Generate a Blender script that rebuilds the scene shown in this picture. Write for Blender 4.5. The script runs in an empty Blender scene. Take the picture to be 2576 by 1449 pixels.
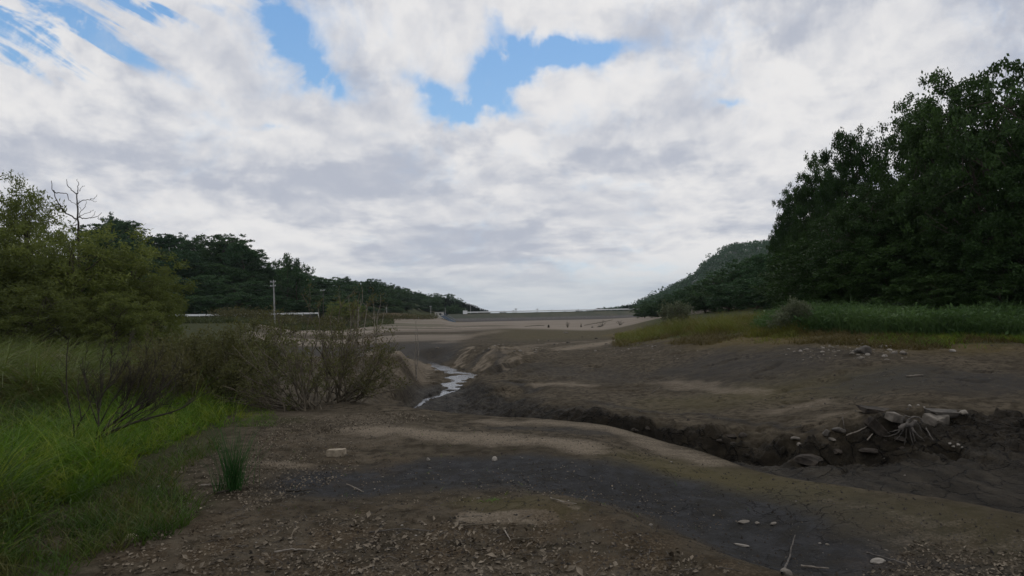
import bpy, math, random
import numpy as np
from mathutils import Matrix, Vector

S = bpy.context.scene
COL = S.collection
R = math.radians
rng = np.random.default_rng(7)

# ------------------------------------------------------------------ camera
FPX = 1717.0                     # focal length in pixels of a 2576 px wide picture (24 mm)
PITCH, ROLL = R(2.35), R(1.2)
CAM = np.array([0.0, 0.0, 1.6])
_F = np.array([0, math.cos(PITCH), math.sin(PITCH)])
_R0 = np.array([1.0, 0, 0])
_U0 = np.array([0, -math.sin(PITCH), math.cos(PITCH)])
_Rt = math.cos(ROLL) * _R0 - math.sin(ROLL) * _U0
_Up = math.cos(ROLL) * _U0 + math.sin(ROLL) * _R0
cam_d = bpy.data.cameras.new('camera')
cam_d.sensor_width = 36
cam_d.lens = 24
cam_d.clip_start = 0.05
cam_d.clip_end = 20000
cam = bpy.data.objects.new('camera', cam_d)
COL.objects.link(cam)
cam.matrix_world = Matrix(((_Rt[0], _Up[0], -_F[0], CAM[0]), (_Rt[1], _Up[1], -_F[1], CAM[1]),
                           (_Rt[2], _Up[2], -_F[2], CAM[2]), (0, 0, 0, 1)))
S.camera = cam
S.view_settings.view_transform = 'Standard'
S.view_settings.look = 'None'
S.view_settings.exposure = 0.0
S.view_settings.gamma = 1.0


def ray(u, v):
    d = _F * FPX + _Rt * (u - 1288.0) + _Up * (724.5 - v)
    return d / d[1]              # unit step in depth (world y)


def at(u, v, Y):                 # the point seen at (u, v) at depth Y
    return CAM + ray(u, v) * Y


def tcol(u):
    return ray(u, 900)[0]


def zpix(t, v, Y):               # height above datum on column x = tY that is seen at row v
    m = (724.5 - v) / FPX
    return CAM[2] + Y * (m * _F[1] - t * _Up[0] - _Up[1]) / (_Up[2] - m * _F[2])


# ------------------------------------------------------------------ node helper
class E:
    nt = None

    def __init__(s, k): s.k = k

    @staticmethod
    def op(o, *a, clamp=False):
        n = E.nt.nodes.new('ShaderNodeMath')
        n.operation = o
        n.use_clamp = clamp
        for i, x in enumerate(a):
            if isinstance(x, E): E.nt.links.new(x.k, n.inputs[i])
            else: n.inputs[i].default_value = x
        return E(n.outputs[0])

    def __add__(s, o): return E.op('ADD', s, o)
    __radd__ = __add__
    def __sub__(s, o): return E.op('SUBTRACT', s, o)
    def __rsub__(s, o): return E.op('SUBTRACT', o, s)
    def __mul__(s, o): return E.op('MULTIPLY', s, o)
    __rmul__ = __mul__
    def __truediv__(s, o): return E.op('DIVIDE', s, o)
    def __rtruediv__(s, o): return E.op('DIVIDE', o, s)
    def cl(s): return E.op('ADD', s, 0.0, clamp=True)

    def sm(s, lo, hi, a=0.0, b=1.0):
        n = E.nt.nodes.new('ShaderNodeMapRange')
        n.interpolation_type = 'SMOOTHSTEP'
        E.nt.links.new(s.k, n.inputs[0])
        for i, x in enumerate((lo, hi, a, b)): n.inputs[i + 1].default_value = x
        return E(n.outputs[0])


def node(nt, typ, **kw):
    n = nt.nodes.new(typ)
    for k, v in kw.items():
        if k.startswith('i_'):
            key = k[2:]
            n.inputs[int(key) if key.isdigit() else key].default_value = v
        else:
            setattr(n, k, v)
    return n


def put(nt, x, sock):
    if isinstance(x, E): nt.links.new(x.k, sock)
    else:
        try: sock.default_value = x
        except Exception: sock.default_value = (*x, 1.0)


def mix(nt, fac, a, b, mode='MIX'):
    n = nt.nodes.new('ShaderNodeMix')
    n.data_type = 'RGBA'
    n.blend_type = mode
    put(nt, fac, n.inputs[0])
    put(nt, a, n.inputs[6])
    put(nt, b, n.inputs[7])
    return E(n.outputs[2])


def noise(nt, vec, scale, detail=4, rough=0.55, dist=0.0, out=0, lac=2.0):
    n = node(nt, 'ShaderNodeTexNoise')
    n.inputs['Scale'].default_value = scale
    n.inputs['Detail'].default_value = detail
    n.inputs['Roughness'].default_value = rough
    n.inputs['Distortion'].default_value = dist
    n.inputs['Lacunarity'].default_value = lac
    nt.links.new(vec.k, n.inputs['Vector'])
    return E(n.outputs[out])


def xyz(nt, x, y, z):
    n = nt.nodes.new('ShaderNodeCombineXYZ')
    for i, q in enumerate((x, y, z)): put(nt, q, n.inputs[i])
    return E(n.outputs[0])


# ------------------------------------------------------------------ world: sky with broken cloud
SUN_EL, SUN_AZ = R(48), R(18)        # azimuth clockwise from +y
SX, SY = math.sin(SUN_AZ), math.cos(SUN_AZ)
world = bpy.data.worlds.new('World')
S.world = world
world.use_nodes = True
nt = world.node_tree
nt.nodes.clear()
E.nt = nt
wout = nt.nodes.new('ShaderNodeOutputWorld')
bg = nt.nodes.new('ShaderNodeBackground')
nt.links.new(bg.outputs[0], wout.inputs[0])
sky = node(nt, 'ShaderNodeTexSky', sky_type='NISHITA', sun_disc=False, sun_elevation=SUN_EL, sun_rotation=SUN_AZ,
           altitude=200, air_density=1.0, dust_density=0.3, ozone_density=2.5)
bg.inputs['Strength'].default_value = 0.1
tc = nt.nodes.new('ShaderNodeTexCoord')
sep = nt.nodes.new('ShaderNodeSeparateXYZ')
nt.links.new(tc.outputs['Generated'], sep.inputs[0])
dx, dy, dz = (E(o) for o in sep.outputs)
up = E.op('MAXIMUM', dz, 0.0)
k = 1.0 / (E.op('ABSOLUTE', dy) + 0.22)
lz = E.op('LOGARITHM', up + 0.07, math.e) * -0.36
P = xyz(nt, dx * k, lz, 0.0)                       # position on the cloud deck
yy = E.op('MAXIMUM', dy, 0.05)
ca, ce = dx / yy, dz / yy                              # bearing and rise ahead
Q = xyz(nt, ca, ce, 0.0)
w1 = noise(nt, Q, 5.0, 5, 0.6) - 0.5
w2 = noise(nt, xyz(nt, ca + 7.3, ce + 3.1, 0.0), 5.0, 5, 0.6) - 0.5
wa, we = ca + w1 * 0.12, ce + w2 * 0.12


def blob(u, v, ru, rv, rot, s):
    d = ray(u, v)
    a0, e0 = d[0], d[2]
    c, n = math.cos(R(rot)), math.sin(R(rot))
    p, q = wa - a0, we - e0
    A = (p * c + q * n) * (FPX / ru)
    B = (q * c - p * n) * (FPX / rv)
    return E.op('EXPONENT', (A * A + B * B) * -1.0) * s


gap = None
for b in [(700, 30, 66, 90, 10, 1.2), (745, 115, 95, 48, -35, 1.05), (820, 195, 80, 34, -35, .8), (750, 205, 60, 30, 0, .35),
          (1262, 160, 60, 60, 0, .85), (1340, 165, 120, 36, 8, 1.1), (1460, 135, 150, 34, 6, 1.1), (1235, 60, 26, 60, 0, .5),
          (1225, 225, 80, 48, 40, 1.1), (1075, 235, 60, 32, -30, .8), (1140, 270, 90, 30, 10, .75), (1290, 255, 80, 26, -15, .6),
          
          (688, 318, 50, 12, 0, .42), (1850, 255, 70, 13, 5, .42), (1980, 30, 70, 18, 0, .3), (1420, 690, 330, 22, 5, .26),
          (560, -260, 500, 120, 10, .9), (1500, -420, 700, 130, -8, .8)]:
    e = blob(*b)
    gap = e if gap is None else gap + e
wp_ = noise(nt, P, 5.0, 3, 0.5) - 0.5
wq_ = noise(nt, xyz(nt, dx * k + 11.0, lz + 4.0, 1.0), 5.0, 3, 0.5) - 0.5


def deck(ox, oy, seed):
    return xyz(nt, dx * k + wp_ * 0.09 + ox, lz + wq_ * 0.09 + oy, seed)


nb = noise(nt, deck(0, 0, 0.0), 5.0, 9, 0.56)          # billows
nb2 = noise(nt, deck(0.004, -0.02, 0.0), 5.0, 7, 0.54)  # the same deck a little nearer the sun
nf = noise(nt, deck(5.2, 0, 2.0), 24.0, 9, 0.65)
big = noise(nt, xyz(nt, dx * k + 3.0, lz + 9.0, 0.0), 3.2, 4, 0.5)
bar = noise(nt, xyz(nt, dx * k + 1.0 + wp_ * 0.06, lz * 2.0 + 2.0, 4.0), 4.2, 8, 0.58)
stv = noise(nt, xyz(nt, (ca * 0.86 - ce * 0.5) * 4.0, (ca * 0.5 + ce * 0.86) * 26.0, 3.0), 1.0, 5, 0.55, 0.6)
for b in [(180, 70, 270, 85, -22, 1.9), (400, 15, 150, 50, -10, 1.6), (60, 150, 160, 40, -22, 1.3)]:
    gap = gap + blob(*b) * stv.sm(0.40, 0.66)
wsp = noise(nt, Q, 11.0, 8, 0.62, 0.4)
gap = gap * wsp.sm(0.32, 0.60, 0.45, 1.3)
gap = E.op('MINIMUM', gap, 1.2)
dens = 1.16 + (nb - 0.5) * 1.9 + (nf - 0.5) * 1.1 - gap * 1.12
alpha = dens.sm(-0.02, 1.12)
vb = node(nt, 'ShaderNodeTexVoronoi', feature='F1')
vb.inputs['Scale'].default_value = 9.0
vb.inputs['Detail'].default_value = 3.0
vb.inputs['Roughness'].default_value = 0.55
nt.links.new(deck(0, 0, 0.0).k, vb.inputs['Vector'])
puff = E(vb.outputs['Distance'])
tone = 0.72 + (0.78 - puff) * 0.42 + (nb2 - nb) * 4.6 + (big - 0.5) * 1.6 - bar.sm(0.47, 0.62) * 0.62 + (nf - 0.5) * 0.45 + (1.0 - alpha) * 0.3
tone = tone.sm(-.35, 1.05)
ccol = mix(nt, tone, (4.75, 5.05, 5.85, 1), (8.3, 8.2, 8.2, 1))
strk = noise(nt, xyz(nt, ca * 1.6, ce * 11.0, 0.0), 3.0, 6, 0.55)
hcol = mix(nt, strk.sm(0.3, 0.7), (5.0, 5.6, 6.2, 1), (6.3, 6.7, 7.0, 1))
hz = up.sm(0.0, 0.10, 0.75, 0.0)
ccol = mix(nt, hz, ccol, hcol)
alpha2 = E.op('MAXIMUM', alpha, up.sm(0.02, 0.12, 1.0, 0.0))
blue = mix(nt, 0.62, E(sky.outputs[0]), mix(nt, up.sm(.15, .45), (3.4, 5.9, 8.5, 1), (1.9, 4.3, 8.0, 1)))
full = mix(nt, alpha2, blue, ccol)
nt.links.new(full.k, bg.inputs['Color'])

sun_d = bpy.data.lights.new('sun', 'SUN')
sun_d.energy = 0.6
sun_d.angle = R(20)
sun_d.color = (1.0, 0.96, 0.9)
sun = bpy.data.objects.new('sun', sun_d)
COL.objects.link(sun)
sv = Vector((math.cos(SUN_EL) * SX, math.cos(SUN_EL) * SY, math.sin(SUN_EL)))
sun.rotation_euler = sv.to_track_quat('Z', 'Y').to_euler()


# ------------------------------------------------------------------ numpy helpers
def _hash(ix, iy, seed):
    h = (ix.astype(np.int64) * 374761393 + iy.astype(np.int64) * 668265263 + seed * 1442695041) & 0xFFFFFFFF
    h = ((h ^ (h >> 13)) * 1274126177) & 0xFFFFFFFF
    h = h ^ (h >> 16)
    return (h & 0xFFFFFF) / float(0xFFFFFF)


def vnoise(x, y, seed=0):
    x0, y0 = np.floor(x), np.floor(y)
    fx, fy = x - x0, y - y0
    fx = fx * fx * fx * (fx * (fx * 6 - 15) + 10)
    fy = fy * fy * fy * (fy * (fy * 6 - 15) + 10)
    a, b = _hash(x0, y0, seed), _hash(x0 + 1, y0, seed)
    c, d = _hash(x0, y0 + 1, seed), _hash(x0 + 1, y0 + 1, seed)
    return (a + (b - a) * fx) * (1 - fy) + (c + (d - c) * fx) * fy


def fbm(x, y, seed=0, oct=4, gain=0.5):
    s, a, t = 0.0, 1.0, 0.0
    for i in range(oct):
        s = s + a * (vnoise(x, y, seed + i * 17) - 0.5)
        t += a
        a *= gain
        x, y = x * 2.03 + 13.7, y * 2.03 + 7.1
    return s / t                 # about -0.5 .. 0.5


def ridge(x, y, seed=0, oct=4):
    s, a, t = 0.0, 1.0, 0.0
    for i in range(oct):
        s = s + a * (1 - np.abs(2 * vnoise(x, y, seed + i * 17) - 1))
        t += a
        a *= 0.5
        x, y = x * 2.07 + 3.7, y * 2.07 + 17.1
    return s / t


def sstep(x, a, b):
    t = np.clip((x - a) / (b - a), 0, 1)
    return t * t * (3 - 2 * t)


def seg_dist(x, y, pts):
    d = np.full(np.shape(x), 1e9)
    for (ax, ay), (bx, by) in zip(pts[:-1], pts[1:]):
        vx, vy = bx - ax, by - ay
        L = vx * vx + vy * vy + 1e-9
        t = np.clip(((x - ax) * vx + (y - ay) * vy) / L, 0, 1)
        d = np.minimum(d, np.hypot(x - ax - t * vx, y - ay - t * vy))
    return d


def mesh(name, V, F, mat=None, parent=None, smooth=False, link=True):
    """One mesh object from vertex and face arrays; F may be an (n,3) or (n,4) array or a list of them."""
    me = bpy.data.meshes.new(name)
    V = np.asarray(V, dtype=np.float32).reshape(-1, 3)
    Fs = F if isinstance(F, list) else [F]
    Fs = [np.asarray(f, dtype=np.int32) for f in Fs if len(f)]
    me.vertices.add(len(V))
    me.vertices.foreach_set('co', V.ravel())
    idx = np.concatenate([f.ravel() for f in Fs])
    cnt = np.concatenate([np.full(len(f), f.shape[1], np.int32) for f in Fs])
    me.loops.add(len(idx))
    me.loops.foreach_set('vertex_index', idx)
    me.polygons.add(len(cnt))
    me.polygons.foreach_set('loop_start', np.concatenate([[0], np.cumsum(cnt)[:-1]]).astype(np.int32))
    me.polygons.foreach_set('loop_total', cnt)
    me.polygons.foreach_set('use_smooth', np.full(len(cnt), bool(smooth)))
    me.update(calc_edges=True)
    if mat is not None: me.materials.append(mat)
    o = bpy.data.objects.new(name, me)
    if link: COL.objects.link(o)
    if parent is not None: o.parent = parent
    return o


def tag(o, label=None, cat=None, group=None, kind=None):
    if label: o['label'] = label
    if cat: o['category'] = cat
    if group: o['group'] = group
    if kind: o['kind'] = kind
    return o


def empty(name, loc, label, cat, group=None, rz=0.0, scale=None):
    o = bpy.data.objects.new(name, None)
    o.empty_display_size = 0.2
    COL.objects.link(o)
    o.location = loc
    o.rotation_euler = (0, 0, rz)
    if scale is not None: o.scale = scale
    return tag(o, label, cat, group)


def copy_tree(src, loc, rz, scale, label, group=None, cat=None):
    c = src.copy()
    COL.objects.link(c)
    c.location, c.rotation_euler, c.scale = loc, (0, 0, rz), scale
    c['label'] = label
    if group: c['group'] = group
    elif 'group' in c: del c['group']
    if cat: c['category'] = cat
    for ch in src.children:
        d = ch.copy()
        COL.objects.link(d)
        d.parent = c
    return c


class MB:
    """Collects boxes, tubes and leaves for one mesh."""
    def __init__(s): s.V, s.F4, s.F3, s.n = [], [], [], 0

    def add(s, V, F):
        V = np.asarray(V, float).reshape(-1, 3)
        F = np.asarray(F, int)
        (s.F4 if F.shape[1] == 4 else s.F3).append(F + s.n)
        s.V.append(V)
        s.n += len(V)
        return s

    def box(s, c, size, rz=0.0, tilt=0.0):
        q = np.array([[x, y, z] for z in (-.5, .5) for y in (-.5, .5) for x in (-.5, .5)]) * size
        if tilt:
            a, b = math.cos(tilt), math.sin(tilt)
            q = np.stack([q[:, 0] * a - q[:, 2] * b, q[:, 1], q[:, 0] * b + q[:, 2] * a], 1)
        a, b = math.cos(rz), math.sin(rz)
        q = np.stack([q[:, 0] * a - q[:, 1] * b, q[:, 0] * b + q[:, 1] * a, q[:, 2]], 1) + c
        return s.add(q, [[0, 2, 3, 1], [4, 5, 7, 6], [0, 1, 5, 4], [2, 6, 7, 3], [0, 4, 6, 2], [1, 3, 7, 5]])

    def tube(s, pts, rad, n=5):
        pts = np.asarray(pts, float)
        m = len(pts)
        rad = np.broadcast_to(np.asarray(rad, float), (m,))
        T = np.gradient(pts, axis=0)
        T /= np.linalg.norm(T, axis=1)[:, None] + 1e-9
        ref = np.array([0.31, 0.17, 0.93]) if abs(T[:, 2].mean()) < 0.8 else np.array([0.95, 0.3, 0.1])
        A = np.cross(T, ref)
        A /= np.linalg.norm(A, axis=1)[:, None] + 1e-9
        B = np.cross(T, A)
        th = np.arange(n) * 2 * math.pi / n
        ring = (A[:, None, :] * np.cos(th)[None, :, None] + B[:, None, :] * np.sin(th)[None, :, None]) * rad[:, None, None]
        V = (pts[:, None, :] + ring).reshape(-1, 3)
        i = np.arange(m - 1)[:, None] * n
        j = np.arange(n)[None, :]
        j2 = (j + 1) % n
        F = np.stack([i + j, i + j2, i + n + j2, i + n + j], -1).reshape(-1, 4)
        s.add(V, F)
        s.add(np.concatenate([V[-n:], pts[-1:] + T[-1:] * rad[-1]]), [[a, (a + 1) % n, n] for a in range(n)])
        return s

    def build(s, name, mat, parent=None, smooth=False):
        F = []
        if s.F4: F.append(np.concatenate(s.F4))
        if s.F3: F.append(np.concatenate(s.F3))
        return mesh(name, np.concatenate(s.V), F, mat, parent, smooth)


def unit(v):
    return v / (np.linalg.norm(v, axis=-1, keepdims=True) + 1e-9)


def leaf_cards(C, size, r, up_bias=0.5, narrow=0.5, along=None, droop=0.0):
    """A small folded leaf (two faces) at each point of C."""
    n = len(C)
    N = unit(r.normal(size=(n, 3)) + np.array([0, 0, up_bias]))
    D = r.normal(size=(n, 3)) if along is None else along + r.normal(size=(n, 3)) * 0.5
    D = D - np.array([0, 0, droop])
    D = unit(D - (D * N).sum(1)[:, None] * N)
    W = np.cross(N, D)
    L = (size * (0.6 + 0.8 * r.random(n)))[:, None]
    w = L * narrow * 0.5
    V = np.stack([C, C + D * L * 0.5 + W * w + N * w * 0.4, C + D * L, C + D * L * 0.5 - W * w + N * w * 0.4], 1)
    F = np.arange(n)[:, None] * 4 + np.array([[0, 1, 2, 3]])
    return V.reshape(-1, 3), F


# ------------------------------------------------------------------ materials
def new_mat(name):
    m = bpy.data.materials.new(name)
    m.use_nodes = True
    t = m.node_tree
    b = t.nodes['Principled BSDF']
    E.nt = t
    return m, t, b


def leaf_mat(name, c0, c1, c2=None, rough=0.6, trans=0.25, scale=0.5, c3=None):
    """Foliage: colour varies leaf by leaf and in broad clumps."""
    m, t, b = new_mat(name)
    g = t.nodes.new('ShaderNodeNewGeometry')
    oi = t.nodes.new('ShaderNodeObjectInfo')
    pos = E(t.nodes.new('ShaderNodeNewGeometry').outputs['Position'])
    big = noise(t, pos, scale, 3, 0.6)
    f = (E(g.outputs['Random Per Island']) * 0.55 + big.sm(0.32, 0.68) * 0.6 - 0.08).cl()
    col = mix(t, f, (*c0, 1), (*c1, 1))
    if c2 is not None:
        col = mix(t, (E(oi.outputs['Random']) * 0.8).cl(), col, (*c2, 1))
    if c3 is not None:
        n3 = noise(t, pos, scale * 1.7, 4, 0.6, 1.0)
        col = mix(t, n3.sm(.48, .62) * .8, col, (*c3, 1))
    t.links.new(col.k, b.inputs['Base Color'])
    b.inputs['Roughness'].default_value = rough
    b.inputs['Specular IOR Level'].default_value = 0.12
    if trans:
        tr = t.nodes.new('ShaderNodeBsdfTranslucent')
        t.links.new(mix(t, 0.5, col, (c1[0] * 1.5, c1[1] * 1.6, c1[2], 1)).k, tr.inputs[0])
        mx = t.nodes.new('ShaderNodeMixShader')
        mx.inputs[0].default_value = trans
        t.links.new(b.outputs[0], mx.inputs[1])
        t.links.new(tr.outputs[0], mx.inputs[2])
        t.links.new(mx.outputs[0], t.nodes['Material Output'].inputs[0])
    return m


def rough_mat(name, c0, c1, scale=6.0, rough=0.85, bump=0.3, spec=0.25, detail=8, metal=0.0):
    m, t, b = new_mat(name)
    tcn = t.nodes.new('ShaderNodeTexCoord')
    oi = t.nodes.new('ShaderNodeObjectInfo')
    v = t.nodes.new('ShaderNodeVectorMath')
    v.operation = 'ADD'
    t.links.new(tcn.outputs['Object'], v.inputs[0])
    t.links.new((E(oi.outputs['Random']) * 40.0).k, v.inputs[1])
    P_ = E(v.outputs[0])
    n = noise(t, P_, scale, detail, 0.62)
    col = mix(t, n.sm(0.3, 0.7), (*c0, 1), (*c1, 1))
    t.links.new(col.k, b.inputs['Base Color'])
    b.inputs['Roughness'].default_value = rough
    b.inputs['Specular IOR Level'].default_value = spec
    b.inputs['Metallic'].default_value = metal
    if bump:
        bp = t.nodes.new('ShaderNodeBump')
        bp.inputs['Strength'].default_value = bump
        bp.inputs['Distance'].default_value = 0.03
        t.links.new(noise(t, P_, scale * 2.5, detail, 0.6).k, bp.inputs['Height'])
        t.links.new(bp.outputs[0], b.inputs['Normal'])
    return m


M = {}
M['bark'] = rough_mat('bark', (.035, .028, .02), (.09, .075, .058), 9, .9, .6)
M['pale_wood'] = rough_mat('pale_wood', (.12, .10, .08), (.27, .24, .2), 14, .85, .4)
M['twig'] = rough_mat('twig', (.045, .037, .026), (.15, .125, .09), 6, .85, 0)
M['dark_twig'] = rough_mat('dark_twig', (.018, .015, .011), (.045, .037, .027), 6, .85, 0)
M['grey_wood'] = rough_mat('grey_wood', (.05, .045, .04), (.14, .125, .11), 14, .9, .5)
M['stone'] = rough_mat('stone', (.09, .08, .066), (.21, .185, .155), 5, .88, .5)
M['pale_stone'] = rough_mat('pale_stone', (.16, .145, .125), (.33, .30, .26), 6, .85, .4)
M['dark_stone'] = rough_mat('dark_stone', (.03, .026, .022), (.10, .088, .074), 5, .85, .6)
M['clay_block'] = rough_mat('clay_block', (.018, .015, .012), (.065, .053, .042), 4, .9, .8)
M['brick'] = rough_mat('brick', (.2, .165, .12), (.33, .28, .21), 18, .9, .3)
M['white_paint'] = rough_mat('white_paint', (.68, .7, .7), (.82, .83, .83), 3, .5, 0)
M['dark_wire'] = rough_mat('dark_wire', (.03, .03, .03), (.06, .06, .06), 3, .7, 0)
M['galvanised'] = rough_mat('galvanised', (.3, .31, .31), (.45, .46, .46), 3, .5, 0, metal=.3)
M['concrete'] = rough_mat('concrete', (.2, .2, .195), (.34, .34, .33), 2, .85, 0)
M['blue_steel'] = rough_mat('blue_steel', (.05, .08, .12), (.08, .12, .17), 2, .5, 0)
M['dark_glass'] = rough_mat('dark_glass', (.01, .012, .014), (.02, .022, .025), 2, .15, 0, .5)
M['cream_wall'] = rough_mat('cream_wall', (.42, .41, .37), (.55, .54, .5), 1.5, .8, 0)
M['roof_metal'] = rough_mat('roof_metal', (.4, .42, .42), (.55, .56, .55), 1, .5, 0)

# ------------------------------------------------------------------ terrain: lofted through surveyed sections
# each section: pixel column, then 14 points (depth, height) or (depth, None, picture row the point is seen at)
_ = None
SEC = [
 (-900, [(1, 0), (4, .05), (7, .1), (10, .15), (14, .2), (16, .25), (18, .3), (22, .4), (26, .5), (60, 1.4), (120, 2.5), (145, 3), (205, 24), (3000, 30)]),
 (0,    [(1, 0), (4, 0), (7, .04), (10, .1), (14, .15), (17, .2), (20, .25), (25, .35), (35, .6), (80, 1.6), (125, 2.5), (145, 2.9), (205, 22), (3000, 30)]),
 (300,  [(1, 0), (4, 0), (7, .0), (11, .03), (15, .0), (18, .0), (21, .0), (26, .1), (38, .3), (80, 1.2), (125, 2.5), (145, 2.9), (205, 21), (3000, 25)]),
 (600,  [(1, 0), (4, 0), (7, 0), (11.5, .02), (15, -.12), (18, -.25), (22, -.4), (30, -.5), (42, -.5), (70, -.2), (125, 2.2), (145, 2.7), (205, 16), (3000, 10)]),
 (760,  [(1, 0), (4, 0), (7, 0), (12.5, .02), (15, -.2), (19, -.4), (24, -.55), (31, -.6), (42, -.8), (62, -1.0), (110, -.3), (165, 2.3), (250, 11), (3000, 5)]),
 (870,  [(1, 0), (4, 0), (7, .01), (12.6, .0), (16, -.3), (20, -.5), (25, -.45), (32, -.3), (42, -1.1), (62, -1.1), (125, -.5), (185, 2.0), (300, 9), (3000, 0)]),
 (1000, [(1, 0), (4, 0), (7, .01), (11.8, _, 1027), (17, -1.2), (22, -1.4), (27, _, 962), (34, _, 884), (44, -1.5), (66, _, 864), (140, _, 820), (235, 2.0), (370, 11), (3000, -4)]),
 (1085, [(1, 0), (4, 0), (7, .01), (11.5, _, 1036), (17, -1.6), (23, -1.8), (34, -1.86), (46, -1.78), (52, -1.0), (68, _, 858), (160, _, 817), (292, 1.7), (440, 8), (3000, -6)]),
 (1150, [(1, 0), (4, 0), (7, .01), (11.3, _, 1043), (16.5, -1.7), (22.5, -1.85), (33, -1.84), (40, -1.3), (49, -.8), (68, _, 856), (112, _, 830), (260, -.5), (460, 1), (3000, -10)]),
 (1220, [(1, 0), (4, 0), (7, .01), (11, _, 1049), (16, -1.7), (22, -1.86), (28, _, 972), (37, _, 915), (47, _, 876), (70, _, 849), (120, _, 825), (290, -.6), (460, -3), (3000, -12)]),
 (1350, [(1, 0), (4, 0), (7, .01), (10.4, _, 1056), (15, -1.7), (19, -1.9), (22, _, 1010), (32, _, 935), (45, _, 880), (70, _, 850), (120, _, 826), (290, -.6), (460, -3), (3000, -14)]),
 (1500, [(1, 0), (4, 0), (7, .02), (9.8, _, 1070), (14, -1.65), (18.2, -1.8), (19, _, 1035), (27, _, 960), (42, _, 878), (65, _, 850), (120, _, 828), (290, -.6), (460, -3), (3000, -14)]),
 (1700, [(1, 0), (4, -.02), (6, -.06), (8.7, _, 1124), (12.5, -1.6), (15.9, -1.64), (16.4, _, 1072), (23, _, 985), (34, _, 872), (47, _, 836), (100, 1.0), (250, 1), (600, -2), (3000, -10)]),
 (1900, [(1, 0), (4, -.05), (5.4, -.12), (7.1, _, 1191), (11, -1.55), (14.5, -1.6), (15.1, _, 1100), (21, _, 985), (28, _, 870), (36, .72), (70, 1.4), (150, 4), (500, 14), (3000, 20)]),
 (2100, [(1, 0), (4, -.08), (5.0, -.14), (6.25, _, 1227), (10, -1.4), (13.3, -1.42), (14, _, 1085), (19, _, 985), (25, _, 872), (32, .75), (60, 1.5), (150, 6), (500, 16), (3000, 20)]),
 (2350, [(1, 0), (4, -.1), (4.8, -.14), (5.8, _, 1256), (9.5, -1.6), (13.2, -1.12), (14.2, _, 1050), (18, _, 960), (23, _, 884), (29, .7), (60, 1.6), (150, 6), (500, 16), (3000, 20)]),
 (2576, [(1, 0), (4, -.1), (4.6, -.13), (5.3, _, 1300), (9.2, -1.6), (12.8, -1.15), (14, _, 1050), (17.5, _, 960), (22, _, 888), (28, .6), (60, 1.6), (150, 6), (500, 16), (3000, 20)]),
 (3500, [(1, 0), (3.4, -.1), (3.9, -.13), (4.4, -.12), (7, -1.5), (9, -1.8), (12, -.6), (15, -.3), (20, 0), (26, .6), (60, 1.6), (150, 6), (500, 16), (3000, 20)]),
]
KT = np.array([tcol(s[0]) for s in SEC])
KY = np.array([[p[0] for p in s[1]] for s in SEC], float)
KZ = np.array([[p[1] if len(p) == 2 else zpix(KT[i], p[2], p[0]) for p in s[1]] for i, s in enumerate(SEC)], float)


def pchip(xk, yk, x):
    """Monotone cubic along axis 0 of yk."""
    yk = yk.reshape(len(xk), -1)
    h = np.diff(xk)[:, None]
    d = np.diff(yk, axis=0) / h
    m = np.zeros_like(yk)
    w1, w2 = 2 * h[1:] + h[:-1], h[1:] + 2 * h[:-1]
    ok = d[1:] * d[:-1] > 0
    with np.errstate(divide='ignore', invalid='ignore'):
        hm = (w1 + w2) / (w1 / d[:-1] + w2 / d[1:])
    m[1:-1] = np.where(ok, hm, 0)
    m[0], m[-1] = d[0], d[-1]
    i = np.clip(np.searchsorted(xk, x) - 1, 0, len(xk) - 2)
    t = ((np.clip(x, xk[0], xk[-1]) - xk[i]) / (xk[i + 1] - xk[i]))[:, None]
    H = h[i]
    return ((1 + 2 * t) * (1 - t) ** 2 * yk[i] + t * (1 - t) ** 2 * H * m[i] + t * t * (3 - 2 * t) * yk[i + 1] + t * t * (t - 1) * H * m[i + 1])


TT = np.unique(np.concatenate([np.linspace(-2.2, -.85, 60), np.linspace(-.85, .85, 860), np.linspace(.85, 2.2, 60)]))
ROWS = [14, 90, 110, 40, 40, 80, 90, 80, 60, 50, 40, 24, 8]
SS = np.concatenate([np.arange(n) / n + i for i, n in enumerate(ROWS)] + [[13.0]])
GY = pchip(KT, np.log(KY), np.clip(TT, KT[0], KT[-1]))          # (T, 14)
GZ = pchip(KT, KZ, np.clip(TT, KT[0], KT[-1]))
LY = pchip(np.arange(14.0), GY.T, SS).T                          # (T, S)
BZ = pchip(np.arange(14.0), GZ.T, SS).T
GXw = TT[:, None] * np.exp(LY)
GYw = np.exp(LY)
SG = np.broadcast_to(SS[None, :], LY.shape)
LYT = np.linspace(0, math.log(3000), 1600)


def table(Z):
    return np.stack([np.interp(LYT, LY[i], Z[i]) for i in range(len(TT))])


_tab = table(BZ)


def h(x, y):
    """Ground height."""
    x, y = np.asarray(x, float), np.asarray(y, float)
    t = np.clip(x / y, TT[0], TT[-1])
    ly = np.clip(np.log(y), 0, LYT[-1] - 1e-6)
    i = np.clip(np.searchsorted(TT, t) - 1, 0, len(TT) - 2)
    a = np.clip((t - TT[i]) / (TT[i + 1] - TT[i]), 0, 1)
    j = ly / LYT[1]
    j0 = np.clip(j.astype(int), 0, len(LYT) - 2)
    b = j - j0
    return ((_tab[i, j0] * (1 - b) + _tab[i, j0 + 1] * b) * (1 - a) + (_tab[i + 1, j0] * (1 - b) + _tab[i + 1, j0 + 1] * b) * a)


def gp(u, v, Ymin=2.5, Ymax=600):
    """The ground point seen at picture position (u, v)."""
    d = ray(u, v)
    Y = np.exp(np.linspace(math.log(Ymin), math.log(Ymax), 3000))
    z = CAM[2] + d[2] * Y
    below = z <= h(d[0] * Y, Y)
    k_ = int(np.argmax(below)) if below.any() else len(Y) - 1
    return np.array([d[0] * Y[k_], Y[k_], float(h(d[0] * Y[k_], Y[k_]))])


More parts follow.
